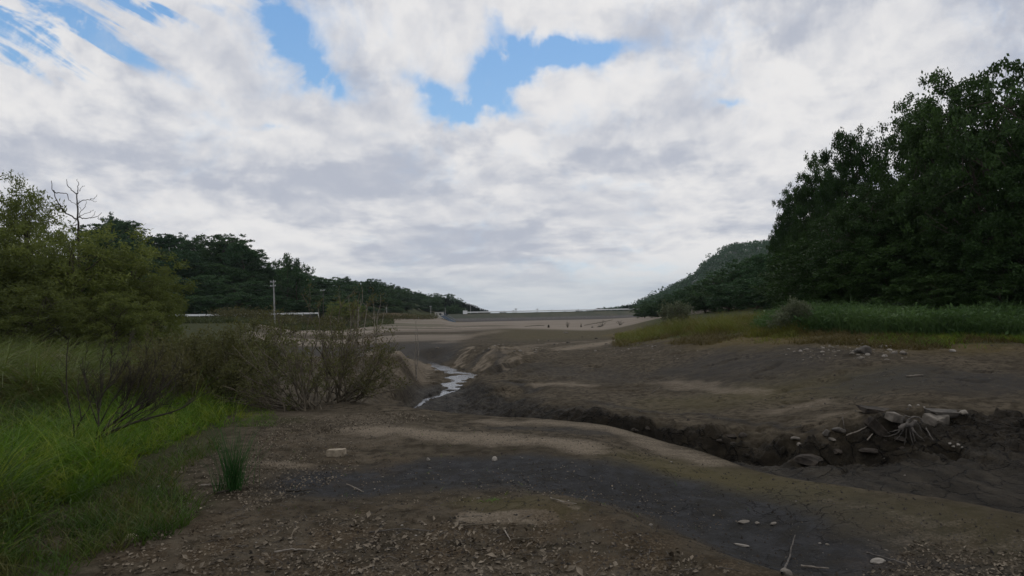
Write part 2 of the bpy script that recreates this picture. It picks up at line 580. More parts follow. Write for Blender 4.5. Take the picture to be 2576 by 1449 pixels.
def gpath(uv, **kw):
    return [tuple(gp(u, v, **kw)[:2]) for u, v in uv]


# modelled relief: mounds and hollows of the bank, gullied walls, footing of the stream
DZ = np.zeros_like(BZ)
near = GYw < 14
fg = (SG < 3.0)


def stroke(uv, w, amp, soft=1.0, **kw):
    p = gpath(uv, **kw)
    d = seg_dist(GXw, GYw, p)
    return amp * np.exp(-(d / w) ** 2)


DZ += stroke([(1380, 1275), (1560, 1345), (1720, 1415), (1900, 1480)], .42, .10) * fg
DZ -= stroke([(1500, 1215), (1750, 1300), (1950, 1390)], .5, .09) * fg
DZ += stroke([(1180, 1300), (1360, 1300)], .3, .035) * fg
DZ -= stroke([(950, 1210), (1250, 1200), (1450, 1210)], .7, .05) * fg
DZ += stroke([(930, 1085), (1250, 1105), (1480, 1122)], .5, .05) * fg
DZ += fbm(GXw * .55, GYw * .55, 3, 3) * .07 * sstep(SG, 1, 1.6) * (1 - sstep(SG, 2.6, 3.1))
DZ += (fbm(GXw * 3.1, GYw * 3.1, 11, 4) * .035 + fbm(GXw * 14, GYw * 14, 21, 3) * .014) * (1 - sstep(SG, 2.6, 3.0) * .6) * (1 - sstep(GYw, 16, 60))
onslope = sstep(SG, 5.0, 5.9) * (1 - sstep(SG, 8.0, 9.0)) * sstep(TT, -.25, -.02)[:, None]
wall = sstep(SG, 4.55, 5.0) * (1 - sstep(SG, 5.98, 6.3))
wt = sstep(TT, -.16, .0)[:, None]
rg = ridge(GXw * .6 + fbm(GXw, GYw, 5) * .8, GYw * .6, 31, 5)
DZ += wall * (rg - .62) * (.42 - .36 * np.exp(-((TT[:, None] - .05) / .12) ** 2)) * wt
DZ += wall * (ridge(GXw * 2.0 + fbm(GXw * 2, GYw * 2, 6) * 1.2, GYw * 2.0, 41, 5) - .6) * (.24 - .18 * np.exp(-((TT[:, None] - .05) / .12) ** 2)) * wt
DZ += wall * (ridge(GXw * 6.5, GYw * 6.5, 45, 4) - .6) * .10 * wt
DZ -= wall * sstep(fbm(GXw * 1.1, GYw * 1.6, 47, 3) + .5, .58, .70) * .22 * sstep(TT, .12, .3)[:, None]
flr = sstep(SG, 3.3, 3.7) * (1 - sstep(SG, 4.9, 5.2)) * wt
DZ += flr * (fbm(GXw * 1.4, GYw * 1.4, 48, 5) * .16 + (ridge(GXw * 1.1, GYw * 2.2, 49, 4) - .6) * .08)
lipband = np.exp(-((SG - 6.0) / .22) ** 2) * sstep(TT, .12, .3)[:, None]
DZ += lipband * (fbm(GXw * .8, GYw * .8, 51, 5)) * .6 + lipband * (ridge(GXw * 3, GYw * 3, 52, 4) - .6) * .14
DZ += onslope * fbm(GXw * .35, GYw * .35, 61, 4) * .22
DZ += onslope * fbm(GXw * 1.9, GYw * 1.9, 71, 5) * .11
DZ -= onslope * sstep(ridge(GXw * .25 + GYw * .2, GYw * .35 - GXw * .1, 75, 3), .80, .93) * .10
# eroded gully bank right of the stream and the mound left of it
eb = np.exp(-((TT[:, None] + .02) / .055) ** 2) * sstep(SG, 6.3, 6.9) * (1 - sstep(SG, 8.0, 8.4))
ang = GXw * .9 - GYw * .45
DZ += eb * ((ridge(ang * .9, GYw * .12, 81, 4) - .6) * .7 + fbm(GXw * .9, GYw * .9, 82, 4) * .35)
lb = np.exp(-((TT[:, None] + .165) / .045) ** 2) * sstep(SG, 4.3, 5.0) * (1 - sstep(SG, 6.6, 7.1))
DZ += lb * ((ridge(GXw * .9 + GYw * .3, GYw * .3, 91, 4) - .6) * .5 + fbm(GXw * 1.6, GYw * 1.6, 92, 4) * .25)
SY_ = [24.5, 26, 28.9, 31, 33, 35, 38, 40.2, 44, 48, 54]
SX_ = [-3.9, -3.75, -3.55, -3.0, -2.9, -3.15, -3.05, -3.0, -4.2, -5.3, -6.6]
SH_ = [.17, .2, .25, .33, .5, .8, 1.05, 1.0, .85, .65, .4]
carve = seg_dist(GXw, GYw, list(zip(SX_, SY_)))
# bank slump: a small scar in the slope right of the stream
sc = gp(1290, 985, Ymin=14)
rr = np.hypot((GXw - sc[0]) / 1.0, (GYw - sc[1]) / 1.5)
DZ -= .34 * np.exp(-(rr / 1.0) ** 4) * (.7 + .6 * fbm(GXw * 1.5, GYw * 1.5, 95))
far = sstep(GYw, 45, 90) * (1 - sstep(GYw, 260, 300))
DZ += far * (fbm(GXw * .045, GYw * .09, 101, 4) * .32) * (1 - sstep(np.abs(TT[:, None] + .02), .22, .3))
bed = np.exp(-((TT[:, None] + .085) / .06) ** 2) * sstep(SG, 4.2, 4.8) * (1 - sstep(SG, 7.2, 7.6))
DZ += bed * (fbm(GXw * .8, GYw * .4, 111, 5) * .42 + .03)
hwc = np.interp(GYw, SY_, SH_)
cr = carve / hwc + fbm(GXw * 1.3, GYw * 1.0, 116, 4) * 1.1
streamz = -1.86 + .13 * sstep(cr, .55, 1.1) + .09 * sstep(fbm(GXw * 1.1, GYw * 1.5, 117, 4), .06, .22)
wgt = (1 - sstep(carve / hwc, 1.3, np.interp(GYw, [30, 42, 50], [3.0, 4.0, 6.5]))) * (1 - sstep(GYw, 50, 66)) * sstep(GYw, 23.5, 24.6)
TZ = BZ + DZ
low = np.maximum(np.minimum(TZ, -1.75 + .42 * np.maximum(carve - hwc, 0) + .12 * fbm(GXw * 1.2, GYw * .8, 118, 4)), -1.75)
TZ = np.where(wgt > 0, TZ * (1 - wgt) + np.where(cr < 1.15, streamz, low) * wgt, TZ)
_tab = table(TZ)

nT, nS = TZ.shape
V = np.stack([GXw, GYw, TZ], -1).reshape(-1, 3)
ii = (np.arange(nT - 1)[:, None] * nS + np.arange(nS - 1)[None, :])
F = np.stack([ii, ii + nS, ii + nS + 1, ii + 1], -1).reshape(-1, 4)
ground = mesh('ground', V, F, None, None, True)
tag(ground, 'cracked brown mud floor of the drained reservoir with sandy and dark damp patches', 'ground', kind='structure')

# soil kinds fixed to the ground
wx = GXw + fbm(GXw * 1.3, GYw * 1.3, 201, 4) * .55 * np.clip(GYw / 12, .4, 4)
wy = GYw + fbm(GXw * 1.3 + 9, GYw * 1.3, 202, 4) * .8 * np.clip(GYw / 12, .4, 4)


def patch(uv, w, s, soft=.95, **kw):
    d = seg_dist(wx, wy, gpath(uv, **kw))
    return s * (1 - sstep(d, w * (1 - soft), w * (1 + soft)))


def mx(*a):
    o = a[0]
    for q in a[1:]: o = np.maximum(o, q)
    return o


fgm = 1 - sstep(SG, 3.0, 3.15)
bk = sstep(SG, 5.0, 5.4)
sand_lit = mx(fgm * mx(patch([(900, 1078), (1100, 1092), (1290, 1103), (1480, 1122)], .26, 1.0), patch([(1185, 1299), (1350, 1300)], .13, .95, .3),
                   patch([(1220, 1058), (1360, 1061), (1520, 1078), (1640, 1112), (1800, 1160)], .25, .75), patch([(640, 1163), (770, 1176)], .14, .9), patch([(600, 1385), (760, 1370)], .25, .35), patch([(1000, 1440), (1300, 1449), (1600, 1449)], .25, .45),  # first stroke: sandy crest, paler to paint in the crest's lit edge
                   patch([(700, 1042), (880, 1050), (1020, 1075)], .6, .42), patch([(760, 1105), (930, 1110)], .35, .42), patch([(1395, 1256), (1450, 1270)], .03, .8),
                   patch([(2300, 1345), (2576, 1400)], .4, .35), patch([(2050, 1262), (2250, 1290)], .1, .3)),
          bk * mx(patch([(1690, 968), (1790, 978), (1900, 990)], .55, .66, Ymin=14), patch([(1370, 966), (1480, 972)], .5, .8, Ymin=14), patch([(1940, 1042), (2060, 1012)], .4, .62, Ymin=12),
                  patch([(1440, 876), (1530, 860), (1600, 845)], 1.6, .95, Ymin=20), patch([(2080, 1045), (2200, 1032)], .35, .6, Ymin=12),
                  patch([(1300, 880), (1340, 868), (1420, 862), (1500, 858)], 1.0, .6, Ymin=20), patch([(1120, 862), (1180, 846), (1260, 832)], 1.4, .6, Ymin=20),
                  patch([(940, 884), (1010, 890), (1070, 916)], .9, .9, Ymin=20), patch([(985, 935), (1050, 985)], .7, .5, Ymin=14),
                  patch([(1200, 905), (1250, 890), (1330, 880)], .8, .55, Ymin=20), patch([(1185, 872), (1150, 925)], .28, .9, Ymin=20), patch([(1250, 872), (1212, 930)], .25, .9, Ymin=20), patch([(1292, 872), (1262, 925)], .3, .9, Ymin=20), patch([(1335, 876), (1292, 922)], .3, .8, Ymin=20)))
farpale = sstep(GYw, 92, 112) * (1 - sstep(GYw, 318, 322)) * (1 - sstep(SG, 11.0, 11.2))
stripes = vnoise(GXw * .012 + 3, GYw * .16 + GXw * .02, 301)
farpale = farpale * (1 - .6 * sstep(stripes, .62, .72) * (1 - sstep(GYw, 170, 230)) * (1 - sstep(TT, -.03, .02))[:, None])
leftflat = sstep(GYw, 66, 72) * (1 - sstep(GYw, 96, 110)) * (1 - sstep(TT, -.09, -.05))[:, None] * .75
tongue = sstep(TT, -.05, .0)[:, None] * (1 - sstep(GYw, 100, 122))
farpale = mx(farpale * (1 - tongue), leftflat * sstep(stripes, .3, .5)) * sstep(TT, -.41, -.36)[:, None]
blue = mx(fgm * mx(patch([(830, 1215), (1050, 1195), (1300, 1190), (1500, 1215), (1700, 1265), (1880, 1335), (2040, 1420)], .62, 1.0, .4),
                   patch([(1250, 1075), (1500, 1090)], .18, .5), patch([(1960, 1290), (2150, 1330), (2350, 1400)], .5, .45)),
          bk * mx(patch([(1780, 920), (1950, 925)], 2.2, .5, Ymin=14), patch([(2250, 950), (2450, 962)], 1.6, .65, Ymin=12), patch([(1330, 920), (1600, 950)], 1.6, .35, Ymin=14)),
          .6 * sstep(GYw, 47, 52) * (1 - sstep(GYw, 62, 72)) * (1 - sstep(TT, -.1, -.06))[:, None])
litter = fgm * mx(patch([(560, 1390), (900, 1380), (1300, 1400)], .9, .9), patch([(1380, 1330), (1550, 1400), (1700, 1449)], .45, .9), patch([(700, 1110), (860, 1160)], .7, .5),
                  patch([(2350, 1400), (2576, 1449)], .5, .5), patch([(900, 1290), (1100, 1320)], .3, .5))
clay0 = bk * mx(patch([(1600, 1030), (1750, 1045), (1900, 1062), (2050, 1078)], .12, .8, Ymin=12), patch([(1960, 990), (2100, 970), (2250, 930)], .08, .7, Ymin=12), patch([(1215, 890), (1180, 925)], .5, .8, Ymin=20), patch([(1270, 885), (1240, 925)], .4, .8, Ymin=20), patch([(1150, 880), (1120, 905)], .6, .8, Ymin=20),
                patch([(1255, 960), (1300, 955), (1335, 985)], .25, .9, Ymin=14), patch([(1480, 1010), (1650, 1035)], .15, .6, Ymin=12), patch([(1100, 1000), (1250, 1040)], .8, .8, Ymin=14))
clay_shade = sstep(SG, 3.6, 4.2) * (1 - sstep(SG + .25 * fbm(GXw * .8, GYw * .8, 311, 3), 5.85, 6.2)) * sstep(TT, -.2, -.12)[:, None]  # wet clayey earth, darkened so the undercut's shade is painted into its colour
olive = mx(fgm * mx(patch([(1650, 1165), (1850, 1215), (2000, 1250)], .5, .8), patch([(1180, 1268), (1400, 1285)], .2, .7), patch([(2200, 1290), (2400, 1330)], .4, .6)),
           bk * patch([(1750, 1010), (1950, 985), (2150, 960)], 1.6, .5, Ymin=12), tongue * sstep(GYw, 55, 70) * .5 * sstep(SG, 8, 9))
bank = sstep(SG + fbm(GXw * .25, GYw * .25, 321, 4) * .9, 8.3, 8.75) * sstep(TT, .17, .22)[:, None]
gleft = patch([(-600, 1400), (60, 1400), (180, 1300), (300, 1200), (430, 1130), (560, 1060)], .55, 1.0) * 0
green = mx(bank, (1 - sstep(TT, -.40, -.35))[:, None] * sstep(GYw, 30, 45), (1 - sstep(SG, 11.5, 12)) * sstep(GYw, 118, 132) * (1 - sstep(TT, -.12, -.09))[:, None], sstep(SG, 11.4, 11.8),
           fgm * patch([(-700, 1300), (120, 1250), (330, 1140), (480, 1060), (540, 1020)], .75, .9), fgm * patch([(-700, 1449), (40, 1440)], .35, .8),
           fgm * patch([(250, 1300), (420, 1280)], .3, .45), fgm * patch([(600, 1060), (700, 1062)], .3, .5),
           (1 - sstep(TT, -.52, -.4))[:, None] * sstep(GYw, 9, 10) * .8)
orange = bk * mx(patch([(1560, 838), (1700, 842), (1850, 852), (2000, 856)], 1.6, .9, Ymin=18), patch([(2150, 862), (2350, 872), (2500, 880)], 1.3, .7, Ymin=18))


def attr(name, *ch):
    A = np.ones((nT * nS, 4), np.float32)
    for i_, c in enumerate(ch): A[:, i_] = np.clip(np.broadcast_to(c, TZ.shape), 0, 1).ravel()
    a = ground.data.color_attributes.new(name, 'FLOAT_COLOR', 'POINT')
    a.data.foreach_set('color', A.ravel())


clay_shade = mx(clay_shade, clay0)
attr('soil_a', sand_lit, blue, litter, clay_shade)
attr('soil_b', green, farpale, orange, olive)

m, t, b = new_mat('mud')
pos = E(t.nodes.new('ShaderNodeNewGeometry').outputs['Position'])
aa = node(t, 'ShaderNodeVertexColor', layer_name='soil_a')
ab = node(t, 'ShaderNodeVertexColor', layer_name='soil_b')
s1 = t.nodes.new('ShaderNodeSeparateColor')
t.links.new(aa.outputs[0], s1.inputs[0])
s2 = t.nodes.new('ShaderNodeSeparateColor')
t.links.new(ab.outputs[0], s2.inputs[0])
cs, cb, cl_ = (E(o) for o in s1.outputs)
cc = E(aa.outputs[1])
cg, cf, co = (E(o) for o in s2.outputs)
cv = E(ab.outputs[1])
n_big = noise(t, pos, .7, 6, .6)
n_mid = noise(t, pos, 5.0, 8, .65)
n_fine = noise(t, pos, 42.0, 6, .7)
n_gr = noise(t, pos, 130.0, 3, .6)
sepP = t.nodes.new('ShaderNodeSeparateXYZ')
t.links.new(pos.k, sepP.inputs[0])
px_, py_, pz_ = (E(o) for o in sepP.outputs)
n_str = noise(t, xyz(t, px_ * 1.2, py_ * .5 + px_ * .3, pz_ * 3.0), 2.2, 7, .65)
col = mix(t, n_big.sm(.3, .7), (.057, .047, .033, 1), (.112, .092, .066, 1))
col = mix(t, n_mid.sm(.38, .66) * .8, col, (.024, .019, .0115, 1))
col = mix(t, n_fine.sm(.55, .7) * n_big.sm(.35, .6) * .5, col, (.115, .093, .06, 1))
col = mix(t, (cv * (.4 + n_mid * .9)).cl(), col, (.088, .076, .036, 1))
col = mix(t, (cb * (.55 + n_mid * .8)).cl(), col, mix(t, n_mid.sm(.35, .65), (.020, .021, .022, 1), (.044, .044, .046, 1)))
n_sw = noise(t, xyz(t, px_ * 1.5 + py_ * .4, py_ * 4.0, 0.0), 2.0, 7, .65)
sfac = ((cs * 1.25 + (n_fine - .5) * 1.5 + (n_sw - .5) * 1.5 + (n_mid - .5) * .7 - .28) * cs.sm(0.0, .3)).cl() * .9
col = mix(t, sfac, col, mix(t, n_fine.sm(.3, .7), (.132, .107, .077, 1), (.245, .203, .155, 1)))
n_lp = noise(t, pos, 2.6, 6, .62)
lit = (cl_ * 1.3 * n_fine.sm(.50, .62) * n_lp.sm(.47, .62)).cl()
col = mix(t, (cl_ * .8 * n_lp.sm(.42, .6)).cl(), col, (.060, .042, .025, 1))
col = mix(t, lit, col, (.145, .116, .08, 1))
col = mix(t, (cc * (.75 + .4 * n_str)).cl(), col, mix(t, n_str.sm(.35, .68), (.009, .0075, .0055, 1), (.032, .0255, .0165, 1)))  # near-black wet earth with gully shade painted in
col = mix(t, (co * (.3 + n_mid)).cl() * .8, col, mix(t, n_fine.sm(.35, .65), (.10, .062, .026, 1), (.14, .12, .038, 1)))
col = mix(t, (cg * (.55 + n_mid * .7)).cl(), col, mix(t, n_fine.sm(.3, .7), (.022, .030, .010, 1), (.05, .055, .022, 1)))
n_far = noise(t, xyz(t, px_ * .05, py_ * .16, 0.0), 1.0, 6, .6)
col = mix(t, cf * .92, col, mix(t, n_far.sm(.3, .7), (.16, .135, .108, 1), (.235, .20, .163, 1)))
col = mix(t, n_gr.sm(.58, .72) * .22, col, (.12, .10, .082, 1))
col = mix(t, n_fine.sm(.60, .74) * n_mid.sm(.4, .6) * (1.0 - cf).cl() * .7, col, (.016, .013, .010, 1))
vor = node(t, 'ShaderNodeTexVoronoi', feature='DISTANCE_TO_EDGE')
vor.inputs['Scale'].default_value = 5.2
dv = t.nodes.new('ShaderNodeVectorMath')
dv.operation = 'ADD'
t.links.new(pos.k, dv.inputs[0])
nz = node(t, 'ShaderNodeTexNoise')
nz.inputs['Scale'].default_value = 4.0
nz.inputs['Detail'].default_value = 4
t.links.new(pos.k, nz.inputs['Vector'])
sc_ = t.nodes.new('ShaderNodeVectorMath')
sc_.operation = 'SCALE'
sc_.inputs['Scale'].default_value = .35
t.links.new(nz.outputs['Color'], sc_.inputs[0])
t.links.new(sc_.outputs[0], dv.inputs[1])
t.links.new(dv.outputs[0], vor.inputs['Vector'])
crk = E(vor.outputs[0]).sm(.0, .045, 1.0, 0.0) * n_big.sm(.45, .62) * n_mid.sm(.3, .55) * (1.0 - cs).cl() * (1.0 - cg).cl() * (1.0 - cf).cl() * (1.0 - cl_).cl()
col = mix(t, crk * .85, col, (.014, .012, .010, 1))
vor2 = node(t, 'ShaderNodeTexVoronoi', feature='DISTANCE_TO_EDGE')
vor2.inputs['Scale'].default_value = 1.9
t.links.new(dv.outputs[0], vor2.inputs['Vector'])
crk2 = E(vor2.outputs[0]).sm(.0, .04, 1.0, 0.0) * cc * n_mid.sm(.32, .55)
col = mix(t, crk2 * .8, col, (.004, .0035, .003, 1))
t.links.new(col.k, b.inputs['Base Color'])
b.inputs['Roughness'].default_value = .9
t.links.new((cc * .06 + .04).k, b.inputs['Specular IOR Level'])
t.links.new((.92 - cc * .42 * n_str - cb * .15).k, b.inputs['Roughness'])
hgt = n_mid * .5 + n_fine * .28 + n_gr * .08 - crk * .35 - crk2 * .5 + n_str * cc * .5
bp = t.nodes.new('ShaderNodeBump')
bp.inputs['Strength'].default_value = 1.0
bp.inputs['Distance'].default_value = .07
t.links.new(hgt.k, bp.inputs['Height'])
t.links.new(bp.outputs[0], b.inputs['Normal'])
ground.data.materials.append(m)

# stream
WZ = -1.80
yw = np.linspace(24.6, 54, 160)
cx_ = np.interp(yw, SY_, SX_)
hw = np.interp(yw, SY_, SH_)
Vw = np.stack([cx_[:, None] + 1.25 * hw[:, None] * np.linspace(-1, 1, 24)[None, :], np.broadcast_to(yw[:, None], (160, 24)), np.full((160, 24), WZ)], -1).reshape(-1, 3)
iw = (np.arange(159)[:, None] * 24 + np.arange(23)[None, :])
water = mesh('water', Vw, np.stack([iw, iw + 1, iw + 25, iw + 24], -1).reshape(-1, 4), None, None, True)
tag(water, 'thin shining stream winding through the muddy gully', 'water', kind='structure')
m, t, b = new_mat('stream_water')
pos = E(t.nodes.new('ShaderNodeNewGeometry').outputs['Position'])
b.inputs['Base Color'].default_value = (.03, .028, .026, 1)
b.inputs['Roughness'].default_value = .12
b.inputs['IOR'].default_value = 1.333
bp = t.nodes.new('ShaderNodeBump')
bp.inputs['Strength'].default_value = .7
bp.inputs['Distance'].default_value = .04
t.links.new(noise(t, pos, 3.0, 4, .6).k, bp.inputs['Height'])
t.links.new(bp.outputs[0], b.inputs['Normal'])
water.data.materials.append(m)


# ------------------------------------------------------------------ dam, road, rails, poles, hut
def P3(u, v, Y): return at(u, v, Y)


DY0, DY1 = 325.0, 335.0
xl, xr = ray(1128, 790)[0] * DY0, ray(1650, 782)[0] * DY1
DTOP = 3.2


def dam_line(f):
    return xl + (xr - xl) * f, DY0 + (DY1 - DY0) * f


dam = empty('dam', (xl, DY0, 0), 'long low earth dam with a grassy face closing off the reservoir', 'dam')
nf_ = 160
fr = np.linspace(0, 1, nf_)
prof = [(-16, -2.2, 0), (-11.5, -.35, 0), (-11, -.2, 1), (-8.6, .75, 1), (-8.2, .9, 2), (-4, 2.5, 2), (-2.0, DTOP - .12, 2), (-1.9, DTOP, 2), (3, DTOP, 2), (20, -6, 2)]
rows_ = []
for dy_, dz_, __ in prof:
    X = xl + (xr - xl) * fr
    Yv = DY0 + (DY1 - DY0) * fr + dy_
    rows_.append(np.stack([X, Yv, dz_ + fbm(X * .15, np.full(nf_, dy_ * .7), 401, 3) * (.35 if dz_ < 3 else 0.04)], -1))
Vd = np.stack(rows_, 1).reshape(-1, 3) - np.array([xl, DY0, 0])
npf = len(prof)
id_ = np.arange(nf_ - 1)[:, None] * npf + np.arange(npf - 1)[None, :]
m, t, b = new_mat('dam_face')
pos = E(t.nodes.new('ShaderNodeNewGeometry').outputs['Position'])
sp = t.nodes.new('ShaderNodeSeparateXYZ')
t.links.new(pos.k, sp.inputs[0])
pz = E(sp.outputs[2])
nn = noise(t, pos, .12, 6, .65)
n2 = noise(t, pos, 1.2, 5, .65)
g_ = mix(t, nn.sm(.35, .65), (.035, .042, .026, 1), (.07, .065, .042, 1))
g_ = mix(t, n2.sm(.4, .7) * .5, g_, (.028, .036, .02, 1))
st_ = mix(t, n2.sm(.3, .7), (.05, .047, .045, 1), (.1, .093, .088, 1))
col = mix(t, (pz + nn * .5).sm(.9, 1.35), st_, g_)
col = mix(t, (pz + nn * .2).sm(.0, .25, 1.0, 0.0), col, (.055, .048, .045, 1))
t.links.new(col.k, b.inputs['Base Color'])
b.inputs['Roughness'].default_value = .95
mesh('embankment', Vd, np.stack([id_, id_ + npf, id_ + npf + 1, id_ + 1], -1).reshape(-1, 4), m, dam, True)


def guardrail(pts, label, name='guardrail', group=None, rail_h=.72, beam=.34, step=2.0, thick=.06):
    """White beam on posts, along a path of ground points."""
    pts = np.asarray(pts, float)
    L = np.concatenate([[0], np.cumsum(np.linalg.norm(np.diff(pts, axis=0), axis=1))])
    base = pts[0]
    root = empty(name, base, label, 'guardrail', group)
    n = max(2, int(L[-1] / step))
    q = np.stack([np.interp(np.linspace(0, L[-1], n + 1), L, pts[:, k]) for k in range(3)], 1) - base
    prof_ = [(0, -.5), (-.05, -.42), (-.05, -.2), (.0, -.06), (0, .06), (-.05, .2), (-.05, .42), (0, .5), (.02, .5), (.02, -.5)]
    T = unit(np.gradient(q, axis=0))
    N = np.stack([T[:, 1], -T[:, 0], np.zeros(len(T))], 1)
    Vv = np.stack([q + N * (-a) + np.array([0, 0, rail_h - beam / 2 + b_ * beam]) for a, b_ in prof_], 1)
    m_ = len(prof_)
    i_ = np.arange(n)[:, None] * m_
    j_ = np.arange(m_)[None, :]
    j2_ = (j_ + 1) % m_
    mesh('rail', Vv.reshape(-1, 3), np.stack([i_ + j_, i_ + j2_, i_ + m_ + j2_, i_ + m_ + j_], -1).reshape(-1, 4), M['white_paint'], root)
    return root, q, N


def posts(root, q, N, hgt, limit=100, r=.07):
    pm = MB().tube([(0, 0, -.5), (0, 0, hgt)], r, 8)
    p0 = pm.build('post', M['white_paint'], root)
    for k_, (a, nn_) in enumerate(zip(q, N)):
        if k_ >= limit: break
        o = p0 if k_ == 0 else p0.copy()
        if k_: COL.objects.link(o); o.parent = root
        o.location = a - nn_ * -.1


# roadside rail at the left edge of the reservoir
road_pts = []
for u in np.linspace(-500, 800, 40):
    Yr = np.interp(u, [-500, 200, 500, 800], [112, 120, 126, 150])
    tt = tcol(u)
    vt = np.interp(u, [-500, 230, 500, 650, 770, 800], [801, 793.5, 790.5, 788.5, 786.5, 786])
    top = at(u, vt, Yr)
    road_pts.append((top[0], Yr, top[2] - .72))
road_pts = np.array(road_pts)
rw = [(-.6, -2.5), (-.4, -.02), (5.2, 0), (5.6, -1.2)]
Vr = np.stack([road_pts + np.array([0, a, b_]) for a, b_ in rw], 1).reshape(-1, 3)
ir = np.arange(39)[:, None] * 4 + np.arange(3)[None, :]
M['asphalt'] = rough_mat('asphalt', (.04, .04, .04), (.065, .063, .06), 8, .9, .2)
tag(mesh('road', Vr, np.stack([ir, ir + 4, ir + 5, ir + 1], -1).reshape(-1, 4), M['asphalt']), 'narrow asphalt road along the foot of the wooded hill', 'road', kind='structure')
r1, q1, N1 = guardrail(road_pts, 'long white guardrail along the road under the left wood', step=2.0)
sel = [k_ for k_ in range(len(q1)) if ray(150, 800)[0] < (q1[k_][0] + road_pts[0][0]) / (q1[k_][1] + road_pts[0][1])]
posts(r1, q1[sel], N1[sel], .7)
pts2 = []
for u in np.linspace(985, 1092, 14):
    Yr = 215 + (u - 985) * .45
    top = at(u, np.interp(u, [985, 1092], [799.2, 796.4]), Yr)
    pts2.append((top[0], Yr, top[2] - .75))
r2, q2, N2 = guardrail(np.array(pts2), 'short white guardrail peeping over the scrub beside the hut', beam=.3, step=2.0)
posts(r2, q2, N2, .7)
dl = np.array([(*dam_line(f), DTOP) for f in np.linspace(.075, .93, 30)])
dl[:, 1] -= 1.2
r3, q3, N3 = guardrail(dl, 'white parapet rail running along the crest of the dam', beam=.5, rail_h=.85, step=3.0)
posts(r3, q3, N3, .8)

# cabinet where the crest rail starts, small van-sized cabinet on the crest, pale fence at its far end
x_, y_ = dam_line(.08)
cb_ = empty('cabinet', (x_, y_ - 2, DTOP - .2), 'small white cabinet at the hut end of the dam rail', 'cabinet')
MB().box((0, 0, .8), (2.0, 1.2, 1.6)).build('body', M['white_paint'], cb_)
MB().box((0, 0, 1.66), (2.2, 1.4, .1)).build('lid', M['galvanised'], cb_)
x_, y_ = dam_line(.722)
vb = empty('vehicle', (x_, y_ + .6, DTOP), 'small white vehicle standing on the dam crest behind the rail', 'vehicle')
MB().box((0, 0, .62), (3.2, 1.45, .62)).box((-.25, 0, 1.2), (1.9, 1.35, .55)).build('body', M['white_paint'], vb)
MB().box((-.25, -.69, 1.2), (1.6, .05, .36)).build('window', M['dark_glass'], vb)
for sx in (-1, 1):
    MB().tube([(sx * 1.0, -.74, .3), (sx * 1.0, -.55, .3)], .3, 14).build('wheel', M['dark_stone'], vb)
    MB().tube([(sx * 1.0, .55, .3), (sx * 1.0, .74, .3)], .3, 14).build('wheel', M['dark_stone'], vb)
x_, y_ = dam_line(.925)
pf = empty('fence', (x_, y_ - 2.6, DTOP - .3), 'pale grey pipe fence at the wooded end of the dam', 'fence')
for zz in (.5, 1.0, 1.5):
    MB().tube([(0, 0, zz), (10, .3, zz)], .09, 6).build('rail', M['galvanised'], pf)
for k_ in range(6):
    MB().tube([(k_ * 2, .06 * k_, -.3), (k_ * 2, .06 * k_, 1.55)], .1, 6).build('post', M['galvanised'], pf)


def pole(u, vt, Y, zb, label, arms=2, rad=.15, step=True, mat='concrete', lean=0.0, group='utility poles along the far shore'):
    top = at(u, vt, Y)
    H = top[2] - zb
    e = empty('utility_pole', (top[0] + lean * H, Y, zb), label, 'utility pole', group)
    MB().tube([(0, 0, -.5), (-lean * H, 0, H)], [rad * 1.25, rad * .8], 10).build('pole', M[mat], e)
    for k_ in range(arms):
        zz = H - .35 - k_ * .75
        MB().box((-lean * zz - .12, -.16, zz), (1.0, .07, .07)).build('crossarm', M['galvanised'], e)
        for dxx in (-.45, -.2, .2, .45):
            MB().tube([(-lean * zz + dxx - .05, -.16, zz + .06), (-lean * zz + dxx - .05, -.16, zz + .22)], .035, 6).build('insulator', M['white_paint'], e)
    return e


pole(688, 705, 126, 1.2, 'tall grey utility pole with crossarms before the left wood', 2, .13, lean=.028)
pole(813, 727, 152, 1.0, 'slim utility pole rising from the olive scrub under the wood', 1, .06, mat='grey_wood')
pole(972.6, 774, 230, 2, 'short pole half hidden among dark trees left of the hut', 0, .14)
pole(1083.5, 769.5, 285, 1.4, 'thin pole standing just left of the white hut', 1, .13)
pole(1120, 775, 300, 1.2, 'thin pole rising right beside the white hut', 0, .13)
pole(1171, 776.5, 330, 2.8, 'thin pole behind the white cabinet on the dam', 0, .12)
pole(1183.5, 768.5, 332, 2.8, 'bare tall pole at the hut end of the dam', 0, .13)
pole(1582, 772, 350, 2.8, 'thin pole before the wooded hill at the far dam end', 0, .12)


def pylon(u, vt, Y, label, w=2.2):
    top = at(u, vt, Y)
    zb = -12
    H = top[2] - zb
    e = empty('pylon', (top[0], Y, zb), label, 'pylon', 'pylons on the horizon behind the dam')
    mb = MB()
    for sx in (-1, 1):
        for sy in (-1, 1):
            mb.tube([(sx * w, sy * w, 0), (sx * .3, sy * .3, H)], .16, 4)
    for k_ in range(9):
        f0, f1 = k_ / 9, (k_ + 1) / 9
        a0, a1 = w + (.3 - w) * f0, w + (.3 - w) * f1
        mb.tube([(-a0, -a0, H * f0), (a1, -a1, H * f1)], .1, 4).tube([(a0, -a0, H * f0), (-a1, -a1, H * f1)], .1, 4)
    mb.build('tower', M['galvanised'], e)
    for k_ in range(2):
        MB().box((0, 0, H - .6 - k_ * 2.2), (3.6, .25, .25)).build('crossarm', M['galvanised'], e)


pylon(1297.7, 775.6, 620, 'largest far pylon standing over the dam rail')
pylon(1291.5, 780, 760, 'smaller far pylon close behind the largest one')
pylon(1351.5, 776.2, 700, 'slender far pylon above the middle of the dam')
pylon(1387.8, 779, 900, 'faintest far pylon right of the slender one')

